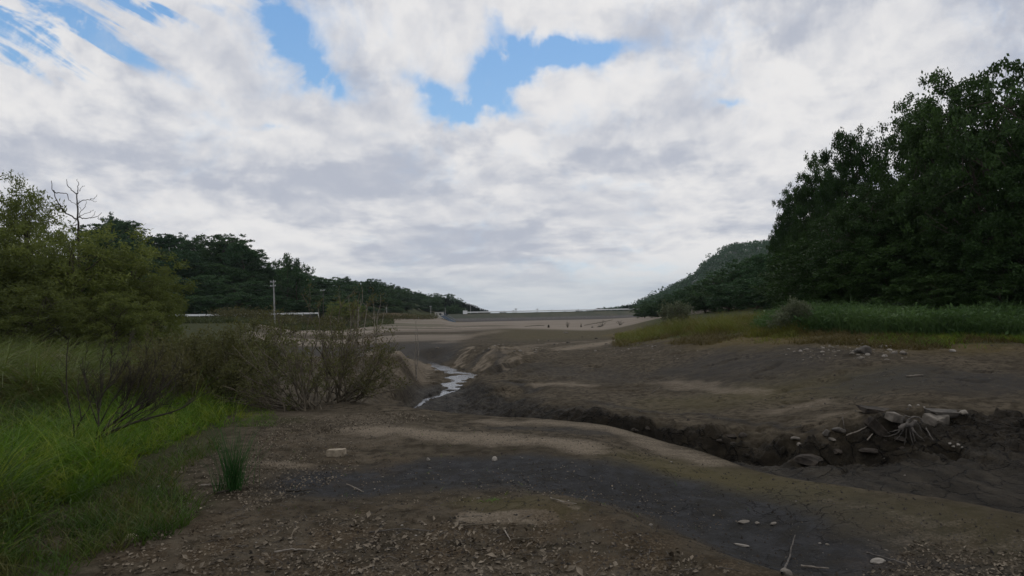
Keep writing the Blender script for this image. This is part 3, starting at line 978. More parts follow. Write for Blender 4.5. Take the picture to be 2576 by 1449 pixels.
# two slack wires between the roadside poles
for zo, lb in ((.45, 'upper thin wire slung between the roadside poles'), (1.2, 'lower thin wire slung between the roadside poles')):
    A_, B_, C_ = at(688, 705, 126), at(813, 727, 152), at(600, 700, 118)
    ps = []
    for p0_, p1_ in ((C_, A_), (A_, B_)):
        for s_ in np.linspace(0, 1, 12)[:-1]:
            ps.append(p0_ + (p1_ - p0_) * s_ + np.array([0, -.2, -zo - 3.2 * s_ * (1 - s_)]))
    ps.append(B_ + np.array([0, -.2, -zo]))
    ps = np.array(ps)
    ow = MB().tube(ps - ps[0], .009, 4).build('wire', M['dark_wire'])
    ow.location = ps[0]
    tag(ow, lb, 'wire')

# gate house on the bank and its sloping blue gauge stair
hz_ = zpix(tcol(1105), 785.6, 298)
hx_ = at(1105, 790, 298)[0]
hut = empty('hut', (hx_, 298, hz_ - 2.35), 'small white flat roofed hut standing on the reservoir bank', 'hut', rz=-.12)
MB().box((0, 0, 1.05), (3.5, 2.6, 2.5)).build('wall', M['cream_wall'], hut)
MB().box((0, 0, 2.36), (3.9, 3.0, .14)).build('roof', M['roof_metal'], hut)
wn = MB().box((.75, -1.32, 1.55), (.9, .05, .7)).build('window', M['dark_glass'], hut)
MB().box((.75, -1.36, 1.17), (1.0, .1, .07)).build('sill', M['galvanised'], wn)
MB().box((-.7, -1.32, 1.0), (.75, .05, 1.9)).build('door', M['galvanised'], hut)
MB().box((0, 0, -1.2), (3.7, 2.8, 2.0)).build('base', M['concrete'], hut)
a_, b_ = at(1113, 794.5, 292), at(1141, 810.5, 280)
sta = empty('stairway', a_, 'steep blue steel stairway running down the bank from the hut', 'stairway')
d_ = b_ - a_
side = np.array([d_[1], -d_[0], 0]) / math.hypot(d_[0], d_[1]) * .8
for s_ in (-1, 1):
    MB().tube([side * s_, d_ + side * s_], .22, 6).build('stringer', M['blue_steel'], sta)
    hr = MB().tube([side * s_ + (0, 0, 1.0), d_ + side * s_ + (0, 0, 1.0)], .09, 6).build('handrail', M['blue_steel'], sta)
    for f in np.linspace(0, 1, 9):
        MB().tube([d_ * f + side * s_, d_ * f + side * s_ + (0, 0, 1.0)], .07, 5).build('post', M['blue_steel'], hr)
for f in np.linspace(.02, .98, 18):
    MB().tube([d_ * f - side, d_ * f + side], .1, 5).build('tread', M['blue_steel'], sta)
c_ = at(1150, 815.5, 272)
tag(MB().tube([b_, (b_ + c_) / 2 + (0, 0, .1), c_], [.3, .26, .2], 6).build('pipe', M['clay_block']), 'rusty brown pipe on the mud below the blue stairway', 'pipe')


# ------------------------------------------------------------------ trees
def crown_points(r, W, H, z0, nl, ncl, per, sig, fill=.35):
    """Leaf positions: lobes round a crown axis, clumps on each lobe, leaves in each clump."""
    L = []
    for k_ in range(nl):
        a = k_ * 2.4 + r.random() * .9
        f = (k_ + .5) / nl
        z = z0 + (H - z0) * (.14 + .78 * f)
        prof_ = math.sin(math.pi * min(1, .2 + .68 * f)) ** .6
        rad = W * .5 * prof_ * (.35 + .4 * r.random())
        L.append((rad * math.cos(a), rad * math.sin(a), z, W * (.15 + .11 * r.random()) * (.7 + .5 * prof_)))
    L = np.array(L)
    k_ = r.integers(0, nl, ncl)
    d = unit(r.normal(size=(ncl, 3)) + np.array([0, 0, .25]))
    rr = np.where(r.random(ncl) < fill, r.random(ncl) ** .5, .85 + .3 * r.random(ncl))
    C = L[k_, :3] + d * (L[k_, 3] * rr)[:, None] * np.array([1, 1, .8])
    k2 = np.repeat(np.arange(ncl), per)
    Pn = C[k2] + r.normal(size=(ncl * per, 3)) * sig * np.array([1, 1, .75])
    return Pn, L


def trunk_mb(r, H, L, rad, lean=0.0):
    mb = MB()
    n = 8
    zs = np.linspace(0, .8 * H, n)
    off = np.cumsum(r.normal(size=(n, 2)) * .02 * H, axis=0) * .5
    off[0] = 0
    tr = np.stack([off[:, 0] + lean * zs, off[:, 1], zs], 1)
    tr[0, 2] = -.06 * H
    mb.tube(tr, np.linspace(rad, rad * .25, n), 8)
    for (x, y, z, q) in L:
        zb = max(.12 * H, min(.75 * H, z - .45 * math.hypot(x, y) - .12 * H))
        b0 = np.array([np.interp(zb, zs, tr[:, 0]), np.interp(zb, zs, tr[:, 1]), zb])
        e0 = np.array([x, y, z])
        mid = (b0 + e0) / 2 + r.normal(size=3) * .03 * H + np.array([0, 0, .02 * H])
        tt = np.linspace(0, 1, 6)[:, None]
        pl = (1 - tt) ** 2 * b0 + 2 * tt * (1 - tt) * mid + tt ** 2 * e0
        mb.tube(pl, np.linspace(rad * .38, rad * .07, 6), 5)
        for s_ in range(3):
            q0 = pl[3 + s_ % 3]
            mb.tube([q0, q0 + unit(r.normal(size=3) + (0, 0, .4)) * q * .9], [rad * .1, rad * .03], 4)
    return mb


LM = {
    'dark': leaf_mat('dark_leaf', (.012, .026, .007), (.055, .100, .026), (.016, .038, .011), .55, .15, .35),
    'wood': leaf_mat('wood_leaf', (.016, .038, .015), (.068, .118, .042), (.028, .066, .030), .65, .15, .06),
    'willow': leaf_mat('willow_leaf', (.045, .060, .016), (.175, .20, .055), (.065, .08, .028), .55, .3, .6),
    'conifer': leaf_mat('conifer_leaf', (.010, .020, .013), (.024, .038, .022), None, .7, 0, .2),
    'scrub': leaf_mat('scrub_leaf', (.05, .055, .022), (.10, .10, .042), (.07, .06, .03), .6, .2, .25),
    'olive': leaf_mat('olive_leaf', (.042, .048, .018), (.125, .125, .05), (.075, .066, .03), .5, .25, 1.2),
    'pale': leaf_mat('pale_leaf', (.06, .07, .04), (.13, .145, .09), None, .5, .2, 1.0),
}


def tree_proto(name, r, kind, H=10., W=8., z0=1.5, nl=14, ncl=240, per=60, sig=.34, leaf=.26, narrow=.55, rad=.22, fill=.35, droop=0.0, up=.6):
    root = bpy.data.objects.new(name, None)
    root.empty_display_size = .2
    Pn, L = crown_points(r, W, H, z0, nl, ncl, per, sig, fill)
    Pn = Pn[Pn[:, 2] > .02 * H]
    Vv, Ff = leaf_cards(Pn, leaf, r, up, narrow, droop=droop)
    zmax = np.percentile(Pn[:, 2], 99.7)
    s_ = H / zmax
    c = mesh('crown', Vv * s_, Ff, LM[kind], root, False)
    tr = trunk_mb(r, H / s_, L, rad)
    tr.V = [v * s_ for v in tr.V]
    k_ = tr.build('trunk', M['bark'], root, True)
    root['W'] = float(np.percentile(np.abs(Pn[:, 0]), 97) * 2 * s_)
    return root


_first = set()


def plant(proto, u, Y, vt, wpx, label, group=None, cat='tree', rz=None, zb=None, x=None):
    """Stand a copy of a prototype at bearing u, depth Y, as tall as seen."""
    top = at(u, vt, Y)
    X = top[0]
    g = float(h(X, Y)) - .1 if zb is None else zb
    sz = max(.15, (top[2] - g) / 10.0)
    sx = wpx * Y / FPX / proto['W'] if wpx else sz * (.85 + .3 * rng.random())
    rz = rng.random() * 6.28 if rz is None else rz
    if proto.name not in _first:
        _first.add(proto.name)
        COL.objects.link(proto)
        proto.location, proto.rotation_euler, proto.scale = (X, Y, g), (0, 0, rz), (sx, sx, sz)
        proto['label'], proto['category'] = label, cat
        if group: proto['group'] = group
        return proto
    return copy_tree(proto, (X, Y, g), rz, (sx, sx, sz), label, group, cat)


r_ = np.random.default_rng(11)
BIG = [tree_proto('broadleaf_tree', r_, 'dark', 10, 8, .6, 34, 560, 96, .18, .155, .62, fill=.15, up=.4) for _i in range(3)]
AIRY = tree_proto('broadleaf_tree', r_, 'dark', 10, 8.5, 1.6, 26, 270, 56, .17, .19, .6, fill=.15, up=.4)
LOW = [tree_proto('understorey_tree', r_, 'dark', 10, 10, .0, 26, 380, 56, .24, .28, .55, fill=.2) for _i in range(2)]
MID = [tree_proto('woodland_tree', r_, 'wood', 10, 8, .0, 28, 250, 44, .22, .34, .6, fill=.15, up=.3) for _i in range(4)]
WIL = [tree_proto('willow_tree', r_, 'willow', 10, 10, 1.6, 26, 330, 56, .24, .28, .3, fill=.2, droop=.35) for _i in range(2)]
SPARSE = tree_proto('woodland_tree', r_, 'wood', 10, 7, 3.5, 7, 70, 60, .32, .34, .6, fill=.3)
for p_ in BIG + [AIRY] + LOW + MID + WIL + [SPARSE]:
    p_.location = (0, 0, 0)

# right bank wood, nearest trees
G = 'dark trees of the right bank wood'
for pr, u, Y, vt, w, lb in [
    (AIRY, 2545, 33, 138, 330, 'tallest dark broadleaf tree with gaps of sky in its crown, over the right weeds'),
    (BIG[0], 2790, 32, 130, 420, 'huge dark tree whose crown is cut by the right picture edge'),
    (BIG[1], 2395, 37, 195, 270, 'tall dark tree left of and just below the tallest crown'),
    (BIG[2], 2312, 43, 262, 215, 'dark tree with a rounded shoulder stepping down from the tall crowns'),
    (BIG[0], 2132, 48, 334, 172, 'round topped dark tree at the top of the lower left step of the wood'),
    (BIG[1], 2055, 55, 398, 130, 'dark tree below the round topped one on the sloping wood edge'),
    (BIG[2], 2004, 60, 470, 105, 'narrow dark tree overhanging the far blue hill'),
    (BIG[0], 1972, 68, 555, 76, 'smallest dark tree at the outer edge of the right wood'),
    (BIG[1], 2200, 40, 470, 260, 'broad dark tree standing in front of the round topped tree'),
    (AIRY, 2460, 34, 330, 300, 'dark leafy tree filling the middle of the right wood'),
    (BIG[2], 2650, 31, 360, 330, 'dense black green tree at the right edge above the weeds'),
    (LOW[0], 2070, 44, 610, 240, 'low spreading dark tree behind the pale round shrub'),
    (LOW[1], 2240, 38, 600, 280, 'low dark tree behind the tall green weeds'),
    (LOW[0], 2430, 35, 580, 290, 'low dark tree in deep shade under the tallest crown'),
    (LOW[1], 2620, 32, 590, 320, 'low dark tree in the far right shade'),
    (LOW[0], 1990, 58, 680, 150, 'bushy low tree at the foot of the wood edge'),
    (LOW[1], 2150, 40, 690, 220, 'dense bush like tree just behind the weeds'),
    (LOW[0], 2340, 34, 690, 260, 'dark bush like tree between two low dark trees'),
    (LOW[1], 2520, 32, 690, 260, 'lowest dark bush like tree at the far right'),
]:
    plant(pr, u, Y, vt, w, lb, G)
G = 'trees stepping down to the dam on the right shore'
for k_, (u, Y, vt, w, lb) in enumerate([
    (1930, 92, 640, 130, 'green tree in front of the blue hill beside the dark wood'),
    (1868, 100, 654, 125, 'rounded green tree before the steep end of the blue hill'),
    (1812, 112, 684, 110, 'green tree half way down the slope towards the dam'),
    (1768, 125, 712, 95, 'lower green tree above the pale rock'),
    (1722, 140, 730, 90, 'small round green tree left of the pale rock'),
    (1682, 158, 744, 76, 'small dark green tree nearer the dam'),
    (1648, 178, 755, 66, 'second last green tree before the dam'),
    (1620, 205, 765, 56, 'last small tree of the right shore at the dam end'),
    (1900, 84, 700, 120, 'leafy green bush like tree low under the rounded tree'),
    (1830, 92, 715, 110, 'leafy low tree behind the yellow grass'),
    (1775, 104, 735, 90, 'low leafy tree just over the pale rock'),
    (1960, 76, 690, 120, 'leafy low tree between green trees and dark wood'),
    (1700, 130, 752, 80, 'low leafy tree above the tip of the yellow grass'),
    (1655, 155, 764, 70, 'lowest leafy tree at the tip of the right bank'),
]):
    plant(MID[k_ % 4], u, Y, vt, w, lb, G)

# wooded hillside on the left
SIL_U = [-400, 60, 230, 290, 350, 430, 500, 560, 620, 650, 700, 770, 830, 900, 980, 1050, 1110, 1170]
SIL_V = [540, 556, 566, 560, 588, 600, 612, 606, 620, 655, 668, 692, 703, 706, 716, 735, 746, 757]
G = 'trees covering the left hillside'
LB = 'dark green tree among the many of the left hillside wood'
k_ = 0
for f, yf in [(.30, 1.03), (.5, 1.1), (.68, 1.18), (.84, 1.28), (1.0, 1.38)]:
    u = 215.0 + rng.random() * 30
    while u < 1165:
        Y0 = np.interp(u, [0, 600, 760, 870, 1000, 1040, 1085, 1200], [138, 140, 160, 190, 245, 310, 335, 390])
        Yt = Y0 * (1 + (yf - 1) * (1.0 if u < 700 else 1.35))
        sil = np.interp(u, SIL_U, SIL_V)
        base = np.interp(u, [200, 700, 1200], [795, 790, 788])
        vt = base + (sil - base) * f + rng.normal() * 11 * min(1, 200 / Yt)
        if f == 1.0 and (585 < u < 625): vt = sil + 6
        wpx = 8.2 * FPX / Yt * (.85 + .4 * rng.random())
        X = ray(u, vt)[0] * Yt
        zt = at(u, vt, Yt)[2]
        zg = max(float(h(X, Yt)) - .2, zt - 14)
        plant(MID[k_ % 4], u, Yt, vt, wpx, LB, G, zb=zg)
        k_ += 1
        u += wpx * (.42 + .22 * rng.random())
for u, Y, vt, w, lb, pr in [(560, 176, 590, 130, 'tall broad tree standing out on the skyline of the left wood', MID[1]),
                            (612, 172, 612, 100, 'tall tree with a ragged right side on the left wood skyline', SPARSE),
                            (716, 168, 640, 60, 'sparse tree with two leafy knobs against the sky', SPARSE),
                            (752, 170, 652, 56, 'small leafy knob topped tree right of the sparse one', SPARSE),
                            (290, 190, 556, 90, 'sparse topped tree on the high end of the left wood', SPARSE),
                            (480, 185, 598, 60, 'small thin tree on the left wood skyline', SPARSE),
                            (872, 270, 697, 40, 'flat topped tree on the middle skyline of the wood', SPARSE),
                            (926, 285, 702, 44, 'bushy tree standing over the wood above the dead saplings', MID[2]),
                            (870, 150, 758, 90, 'olive brown tree at the foot of the wood by the slim pole', WIL[0])]:
    plant(pr, u, Y, vt, w, lb, 'trees standing out of the left wood', zb=max(float(h(ray(u, vt)[0] * Y, Y)) - .2, at(u, vt, Y)[2] - 15))


# conifers
def conifer(r):
    root = bpy.data.objects.new('conifer_tree', None)
    n = 1500
    f = r.random(n) ** .8
    z = 10 * (.06 + .94 * f)
    rad = 1.9 * (1 - f) ** .85 * (.75 + .25 * np.sin(z * 6)) * np.sqrt(r.random(n)) + .05
    a = r.random(n) * 6.283
    Pn = np.stack([rad * np.cos(a), rad * np.sin(a), z], 1)
    out = np.stack([np.cos(a), np.sin(a), -.5 + 0 * a], 1)
    Vv, Ff = leaf_cards(Pn, .55, r, .6, .5, along=out * 1.5)
    mesh('crown', Vv, Ff, LM['conifer'], root)
    MB().tube([(0, 0, -.5), (0, 0, 9)], [.2, .05], 6).build('trunk', M['bark'], root)
    root['W'] = 3.6
    return root


CON = [conifer(r_) for _i in range(2)]
G = 'conifers lining the end of the left wood'
k_ = 0
for u in np.arange(1112, 1236, 5.2):
    for row in range(2):
        vt = np.interp(u, [1112, 1150, 1185, 1215, 1238], [749, 757, 765, 776, 785]) + rng.normal() * 1.2 + row * 6
        Yc = np.interp(u, [1112, 1238], [430, 560]) - row * 40
        if vt > 786: continue
        plant(CON[k_ % 2], u + row * 2.5, Yc, vt, 12 * (.8 + .4 * rng.random()), 'pointed dark conifer in the row running down to the dam', G, zb=at(u, vt, Yc)[2] - 11)
        k_ += 1
G = 'far conifers behind the right end of the dam'
for u in np.arange(1450, 1600, 4.6):
    vt = np.interp(u, [1450, 1500, 1540, 1570, 1600], [781, 779, 776, 772, 764]) + rng.normal() * 1.4
    plant(CON[k_ % 2], u, 470 + rng.random() * 60, vt, 9 * (.8 + .5 * rng.random()), 'tiny dark conifer in the line behind the right end of the dam', G, zb=-4)
    k_ += 1
G = 'tiny far conifers above the middle of the dam'
for u, vt in [(1259, 783.5), (1263, 785), (1268, 782.5), (1272, 785.5), (1415, 784), (1421, 783), (1427, 784)]:
    plant(CON[k_ % 2], u, 520, vt, 9, 'tiny far conifer poking over the dam rail under open sky', G, zb=-5)
    k_ += 1

# willows on the left and the trees behind them
G = 'olive willows on the left bank'
for pr, u, Y, vt, w, lb in [
    (WIL[0], 190, 27, 575, 330, 'large olive willow in the middle of the left bank clump'),
    (WIL[1], 330, 29, 625, 240, 'rounded yellowish willow leaning out over the left scrub'),
    (WIL[0], 405, 32, 712, 100, 'small willow bush at the right foot of the left clump'),
    (WIL[1], 30, 26, 570, 260, 'olive willow cut by the left picture edge'),
    (WIL[1], 290, 25, 735, 190, 'low willow bush before the rounded willow'),
    (WIL[0], 95, 24, 715, 230, 'lower dim willow in front of the large one'),
    (WIL[0], -120, 25, 560, 330, 'willow standing outside the left picture edge'),
]:
    plant(pr, u, Y, vt, w, lb, G)
TL = tree_proto('acacia_tree', r_, 'willow', 10, 9, 3.2, 18, 360, 48, .26, .24, .4, fill=.15)
plant(TL, 55, 34, 452, 230, 'tall feathery tree rising behind the olive willows at left')
plant(BIG[1], 255, 40, 610, 130, 'dark tree peeping between the willows and the wood')

# dead tree, traced limb by limb
b0 = at(205, 640, 34)
dead = empty('dead_tree', (b0[0], 34, float(h(b0[0], 34))), 'bare dead tree with crooked branches against the sky behind the willows', 'tree')
o_ = np.array(dead.location)


def limb(uvs, r0, r1, Y=34, wob=.0, n=6):
    p = np.array([at(u, v, Y + wob * math.sin(i_ * 1.7)) for i_, (u, v) in enumerate(uvs)]) - o_
    tt = np.linspace(0, len(p) - 1, len(p) * 3)
    q = np.stack([np.interp(tt, np.arange(len(p)), p[:, k]) for k in range(3)], 1)
    q += np.random.default_rng(int(uvs[0][0] * 7 + uvs[-1][1])).normal(size=q.shape) * .02
    return q, np.linspace(r0, r1, len(q))


tr_ = MB()
zb_ = np.array([[0, 0, -.3]])
q, rr_ = limb([(201, 700), (198, 620), (196, 560), (195, 520), (194, 487)], .16, .06)
tr_.tube(np.concatenate([zb_, q]), np.concatenate([[.08], rr_ * .42]), 7)
tr_.build('trunk', M['dark_twig'], dead, True)
for uvs, r0 in [([(196, 556), (180, 543), (165, 535), (150, 518), (140, 495), (133, 478), (130, 456)], .055),
                ([(193, 488), (180, 478), (170, 465), (168, 450)], .04), ([(133, 478), (140, 486), (152, 485), (166, 486), (172, 500), (180, 508), (192, 515)], .04),
                ([(194, 487), (196, 478), (198, 462), (195, 450)], .035), ([(195, 514), (205, 505), (220, 503), (235, 500), (245, 492)], .035),
                ([(197, 480), (206, 472), (215, 468)], .02), ([(198, 548), (212, 550), (228, 549), (246, 546), (256, 535)], .04),
                ([(198, 545), (205, 530), (214, 518), (218, 508)], .025), ([(200, 546), (212, 538), (228, 532), (236, 528)], .022),
                ([(150, 518), (143, 520), (138, 512)], .015), ([(246, 546), (252, 552), (258, 556)], .018), ([(228, 502), (236, 508), (243, 506)], .014),
                ([(199, 560), (190, 566), (176, 570)], .03), ([(205, 530), (198, 520), (199, 505)], .014), ([(228, 549), (238, 540), (240, 532)], .014)]:
    q, rr_ = limb(uvs, r0 * .7, max(.008, r0 * .25), wob=.35)
    MB().tube(q, rr_, 5).build('branch', M['dark_twig'], dead, True)

# far wooded hill on the right
HU = np.array([1500, 1560, 1600, 1650, 1700, 1740, 1780, 1815, 1850, 1900, 1935, 2000, 2100, 2300, 2600])
HV = np.array([776, 770, 763, 737, 711, 692, 656, 624, 612, 606, 601, 596, 580, 560, 560])
nu, ns = 150, 40
uu = np.linspace(1500, 2600, nu)
vv = np.interp(uu, HU, HV)
ht = np.array([at(a, b_, 900) for a, b_ in zip(uu, vv)])
ss = np.linspace(0, 1, ns)
prof_ = np.where(ss < .6, np.sin(ss / .6 * math.pi / 2), np.cos((ss - .6) / .4 * math.pi / 2))
yy_ = 620 + ss * 460
HZ = np.maximum(ht[:, 2] - 9, -4)[:, None] * prof_[None, :] - 3
HX = ht[:, 0][:, None] * (yy_ / 900)[None, :]
HYy = np.broadcast_to(yy_[None, :], HX.shape)
HZ = HZ + fbm(HX * .012, HYy * .012, 501, 4) * 12 * prof_[None, :] * (ss < .5)[None, :]
ih = np.arange(nu - 1)[:, None] * ns + np.arange(ns - 1)[None, :]
M['hill'] = rough_mat('hill_cover', (.02, .032, .018), (.04, .055, .03), .05, .95, 0)
hill = mesh('hill', np.stack([HX, HYy, HZ], -1), np.stack([ih, ih + ns, ih + ns + 1, ih + 1], -1).reshape(-1, 4), M['hill'], None, True)
tag(hill, 'steep far hill behind the right shore', 'hill', kind='structure')
r2_ = np.random.default_rng(5)
nc = 2600
fi, fj = r2_.random(nc) * (nu - 1.01), r2_.random(nc) ** .8 * .66 * (ns - 1.01)
i0, j0 = fi.astype(int), fj.astype(int)
C0 = np.stack([HX[i0, j0], HYy[i0, j0], HZ[i0, j0]], 1) + np.stack([r2_.normal(size=nc) * 4, r2_.normal(size=nc) * 4, np.zeros(nc)], 1)
per = 26
hh_ = 5 + 4 * r2_.random(nc)
d = unit(r2_.normal(size=(nc * per, 3)) + (0, 0, .5))
Pn = np.repeat(C0 + np.stack([0 * hh_, 0 * hh_, hh_ * .55], 1), per, 0) + d * np.repeat(hh_ * .55, per)[:, None] * (.8 + .3 * r2_.random(nc * per))[:, None]
Vv, Ff = leaf_cards(Pn, 2.3, r2_, .6, .7)
tag(mesh('forest', Vv, Ff, LM['wood']), 'dense far forest covering the steep blue hill', 'forest', kind='stuff')


# ------------------------------------------------------------------ shrubs
def curve(p0, p1, r, sag=0.0, wob=.02, n=9, bend=None):
    t_ = np.linspace(0, 1, n)[:, None]
    L_ = np.linalg.norm(p1 - p0)
    mid = (p0 + p1) / 2 + r.normal(size=3) * L_ * .05 + np.array([0, 0, sag * L_])
    if bend is not None: mid = mid + bend
    q_ = (1 - t_) ** 2 * p0 + 2 * t_ * (1 - t_) * mid + t_ ** 2 * p1
    q_[1:-1] += r.normal(size=(n - 2, 3)) * wob * L_ * .35
    return q_


def twigs(mb, q_, r0, r, n, lf, spread=.6, depth=2, tips=None, upb=.35):
    """Side twigs along a branch, and twiglets on those."""
    L_ = np.linalg.norm(q_[-1] - q_[0])
    m_ = len(q_)
    for _k in range(n):
        a_ = .25 + .75 * r.random()
        i_ = min(m_ - 2, int(a_ * (m_ - 1)))
        p_ = q_[i_] + (q_[i_ + 1] - q_[i_]) * r.random()
        d_ = unit(unit(q_[i_ + 1] - q_[i_]) + r.normal(size=3) * spread + np.array([0, 0, upb]))
        l_ = L_ * lf * (.4 + .8 * r.random()) * (1.15 - .6 * a_)
        w_ = curve(p_, p_ + d_ * l_, r, .03, .05, 6)
        rr = max(.002, r0 * .5 * (1.1 - .6 * a_))
        mb.tube(w_, np.linspace(rr, rr * .4, 6), 4)
        if tips is not None: tips.append(w_)
        if depth > 1: twigs(mb, w_, rr, r, max(2, n // 2), .55, spread, depth - 1, tips, upb)


def leaves_on(tips, r, per, size, narrow, spread=.03):
    T_ = np.array([w_[i_] for w_ in tips for i_ in (2, 3, 4, 5)])
    D_ = np.array([w_[-1] - w_[0] for w_ in tips for i_ in range(4)])
    kk = r.integers(0, len(T_), per)
    return leaf_cards(T_[kk] + r.normal(size=(per, 3)) * spread, size, r, .3, narrow, along=unit(D_[kk]), droop=.1)


def shrub(name, base_uv, Y, canes, label, cat='shrub', mat='twig', rad=.012, ntw=7, lf=.35, depth=2, leaf=None, seed=1, extra=None, base_spread=.12, sag=.03, group=None, spread=.6):
    """canes: list of (u, v, depth offset) tips seen in the picture."""
    r = np.random.default_rng(seed)
    b_ = at(base_uv[0], base_uv[1], Y)
    b_[2] = float(h(b_[0], Y))
    root = empty(name, b_, label, cat, group)
    mb, tips = MB(), []
    for (u, v, dyy) in canes:
        tip = at(u, v, Y + dyy) - b_
        p0 = np.array([r.normal() * base_spread, r.normal() * base_spread, -.03])
        q_ = curve(p0, tip, r, sag, .03, 10)
        rr = rad * (.6 + .6 * r.random())
        mb.tube(q_, np.linspace(rr, rr * .3, 10), 5)
        tips.append(q_[4:10])
        twigs(mb, q_, rr, r, ntw, lf, spread, depth, tips)
    if extra: extra(mb, b_, r)
    mb.build('branches', M[mat], root, True)
    if leaf:
        n, size, narrow, lm, sp_ = leaf
        Vl, Fl = leaves_on(tips, r, n, size, narrow, sp_)
        mesh('leaves', Vl, Fl, LM[lm], root)
    return root


def fan(r, n, u0, u1, v0, v1, dy):
    """n cane tips spread over an arc of the picture."""
    o = []
    for i_ in range(n):
        f = (i_ + r.random()) / n
        o.append((u0 + (u1 - u0) * f, np.interp(f, np.linspace(0, 1, len(v0)), v0) + (v1 * r.random()), dy * (r.random() * 2 - 1)))
    return o


rs = np.random.default_rng(21)
# leafless willow bush in the middle, left root
shrub('willow_shrub', (770, 1028), 12.3, [(505, 985, .6), (530, 945, .9), (560, 905, 1.), (540, 1000, .2), (585, 870, .8), (600, 930, -.3), (625, 980, .1), (610, 840, 1.2), (650, 890, .2), (660, 940, -.2), (690, 850, .6),
      (560, 970, -.2), (620, 1005, -.1), (575, 1003, .3), (700, 800, .8), (730, 830, -.3), (745, 870, .4), (780, 790, .3), (800, 850, -.2), (835, 870, .3), (850, 925, -.2), (720, 910, -.4), (690, 985, -.3), (770, 900, .6), (810, 930, .2), (640, 860, -.4)],
      'bare grey willow bush with canes fanning left over the edge of the green grass', mat='twig', rad=.018, ntw=9, lf=.28, leaf=(3600, .06, .28, 'olive', .03), seed=31, base_spread=.16, sag=-.04, spread=.4)
# right root, heavier and darker
shrub('willow_shrub', (845, 1002), 13.6, [(760, 740, .8), (800, 770, .6), (830, 800, 0), (875, 745, .3), (890, 780, -.5), (905, 735, .9), (930, 765, .2), (860, 830, -.8), (900, 850, .5), (955, 830, .3), (985, 850, 1.), (1005, 870, .5), (960, 890, -.4),
      (990, 960, .4), (1010, 975, -.2), (975, 930, -.5), (940, 920, .8), (1000, 930, .6), (720, 880, .5), (740, 820, 1.), (790, 860, -.8), (700, 930, .2), (880, 900, -.9), (930, 970, -.8), (820, 900, 1.2), (985, 880, 1.5), (1020, 900, 1.2)],
      'tangled brown willow bush with a thick dark base beside the gully', mat='twig', rad=.019, ntw=9, lf=.27, leaf=(5200, .065, .28, 'olive', .03), seed=32, base_spread=.24, sag=-.02, spread=.5)
LM['dry'] = leaf_mat('dry_leaf', (.06, .045, .025), (.11, .085, .045), None, .6, .2, 1.0)
# leafy scrub behind, left
shrub('leafy_shrub', (500, 985), 14.5, fan(rs, 26, 340, 640, [910, 870, 855, 855, 895], 60, 1.5), 'large olive leafy shrub between the willows and the bare bush', mat='dark_twig', rad=.014, ntw=10, lf=.34,
      leaf=(15000, .075, .34, 'olive', .06), seed=33, base_spread=.5)
shrub('leafy_shrub', (620, 955), 16.5, fan(rs, 22, 500, 745, [885, 845, 815, 802, 865], 60, 1.5), 'olive leafy shrub right behind the bare bush, tips against the white guardrail', mat='dark_twig', rad=.013, ntw=9, lf=.34,
      leaf=(9000, .08, .34, 'olive', .06), seed=34, base_spread=.45)
shrub('leafy_shrub', (395, 1010), 12.5, fan(rs, 18, 270, 520, [940, 890, 870, 885, 940], 70, 1.2), 'low dark leafy shrub behind the leaning bare shrub', mat='dark_twig', rad=.011, ntw=9, lf=.34,
      leaf=(9000, .06, .32, 'olive', .05), seed=35, base_spread=.4)
shrub('leafy_shrub', (575, 1000), 13.6, fan(rs, 16, 470, 680, [950, 905, 885, 900, 950], 70, 1.0), 'low leafy shrub in the shade of the bare canes', mat='dark_twig', rad=.011, ntw=9, lf=.34,
      leaf=(6500, .06, .32, 'olive', .05), seed=36, base_spread=.4)
shrub('leafy_shrub', (880, 960), 17.5, fan(rs, 14, 780, 1000, [900, 850, 815, 830, 900], 60, 1.2), 'thin leafy shrub behind the tangled brown bush', mat='twig', rad=.01, ntw=8, lf=.36,
      leaf=(2600, .07, .3, 'dry', .05), seed=37, base_spread=.35)
# dead saplings
for bs, Y, cn, lb, sd in [((892, 870), 26, [(878, 742, 0), (900, 755, .3), (912, 730, -.2), (925, 762, .4)], 'pale leafless sapling forking above the tangled bush', 41),
                          ((940, 860), 30, [(938, 752, 0), (958, 740, .3), (975, 765, .2)], 'slim leafless sapling right of the forking one', 42),
                          ((1046, 885), 33, [(1046, 808, 0), (1050, 826, .3)], 'single thin dead stem on the pale mound left of the stream', 43)]:
    shrub('dead_sapling', bs, Y, cn, lb, 'sapling', 'pale_wood', .03, 4, .22, 1, seed=sd, base_spread=.05, sag=0)


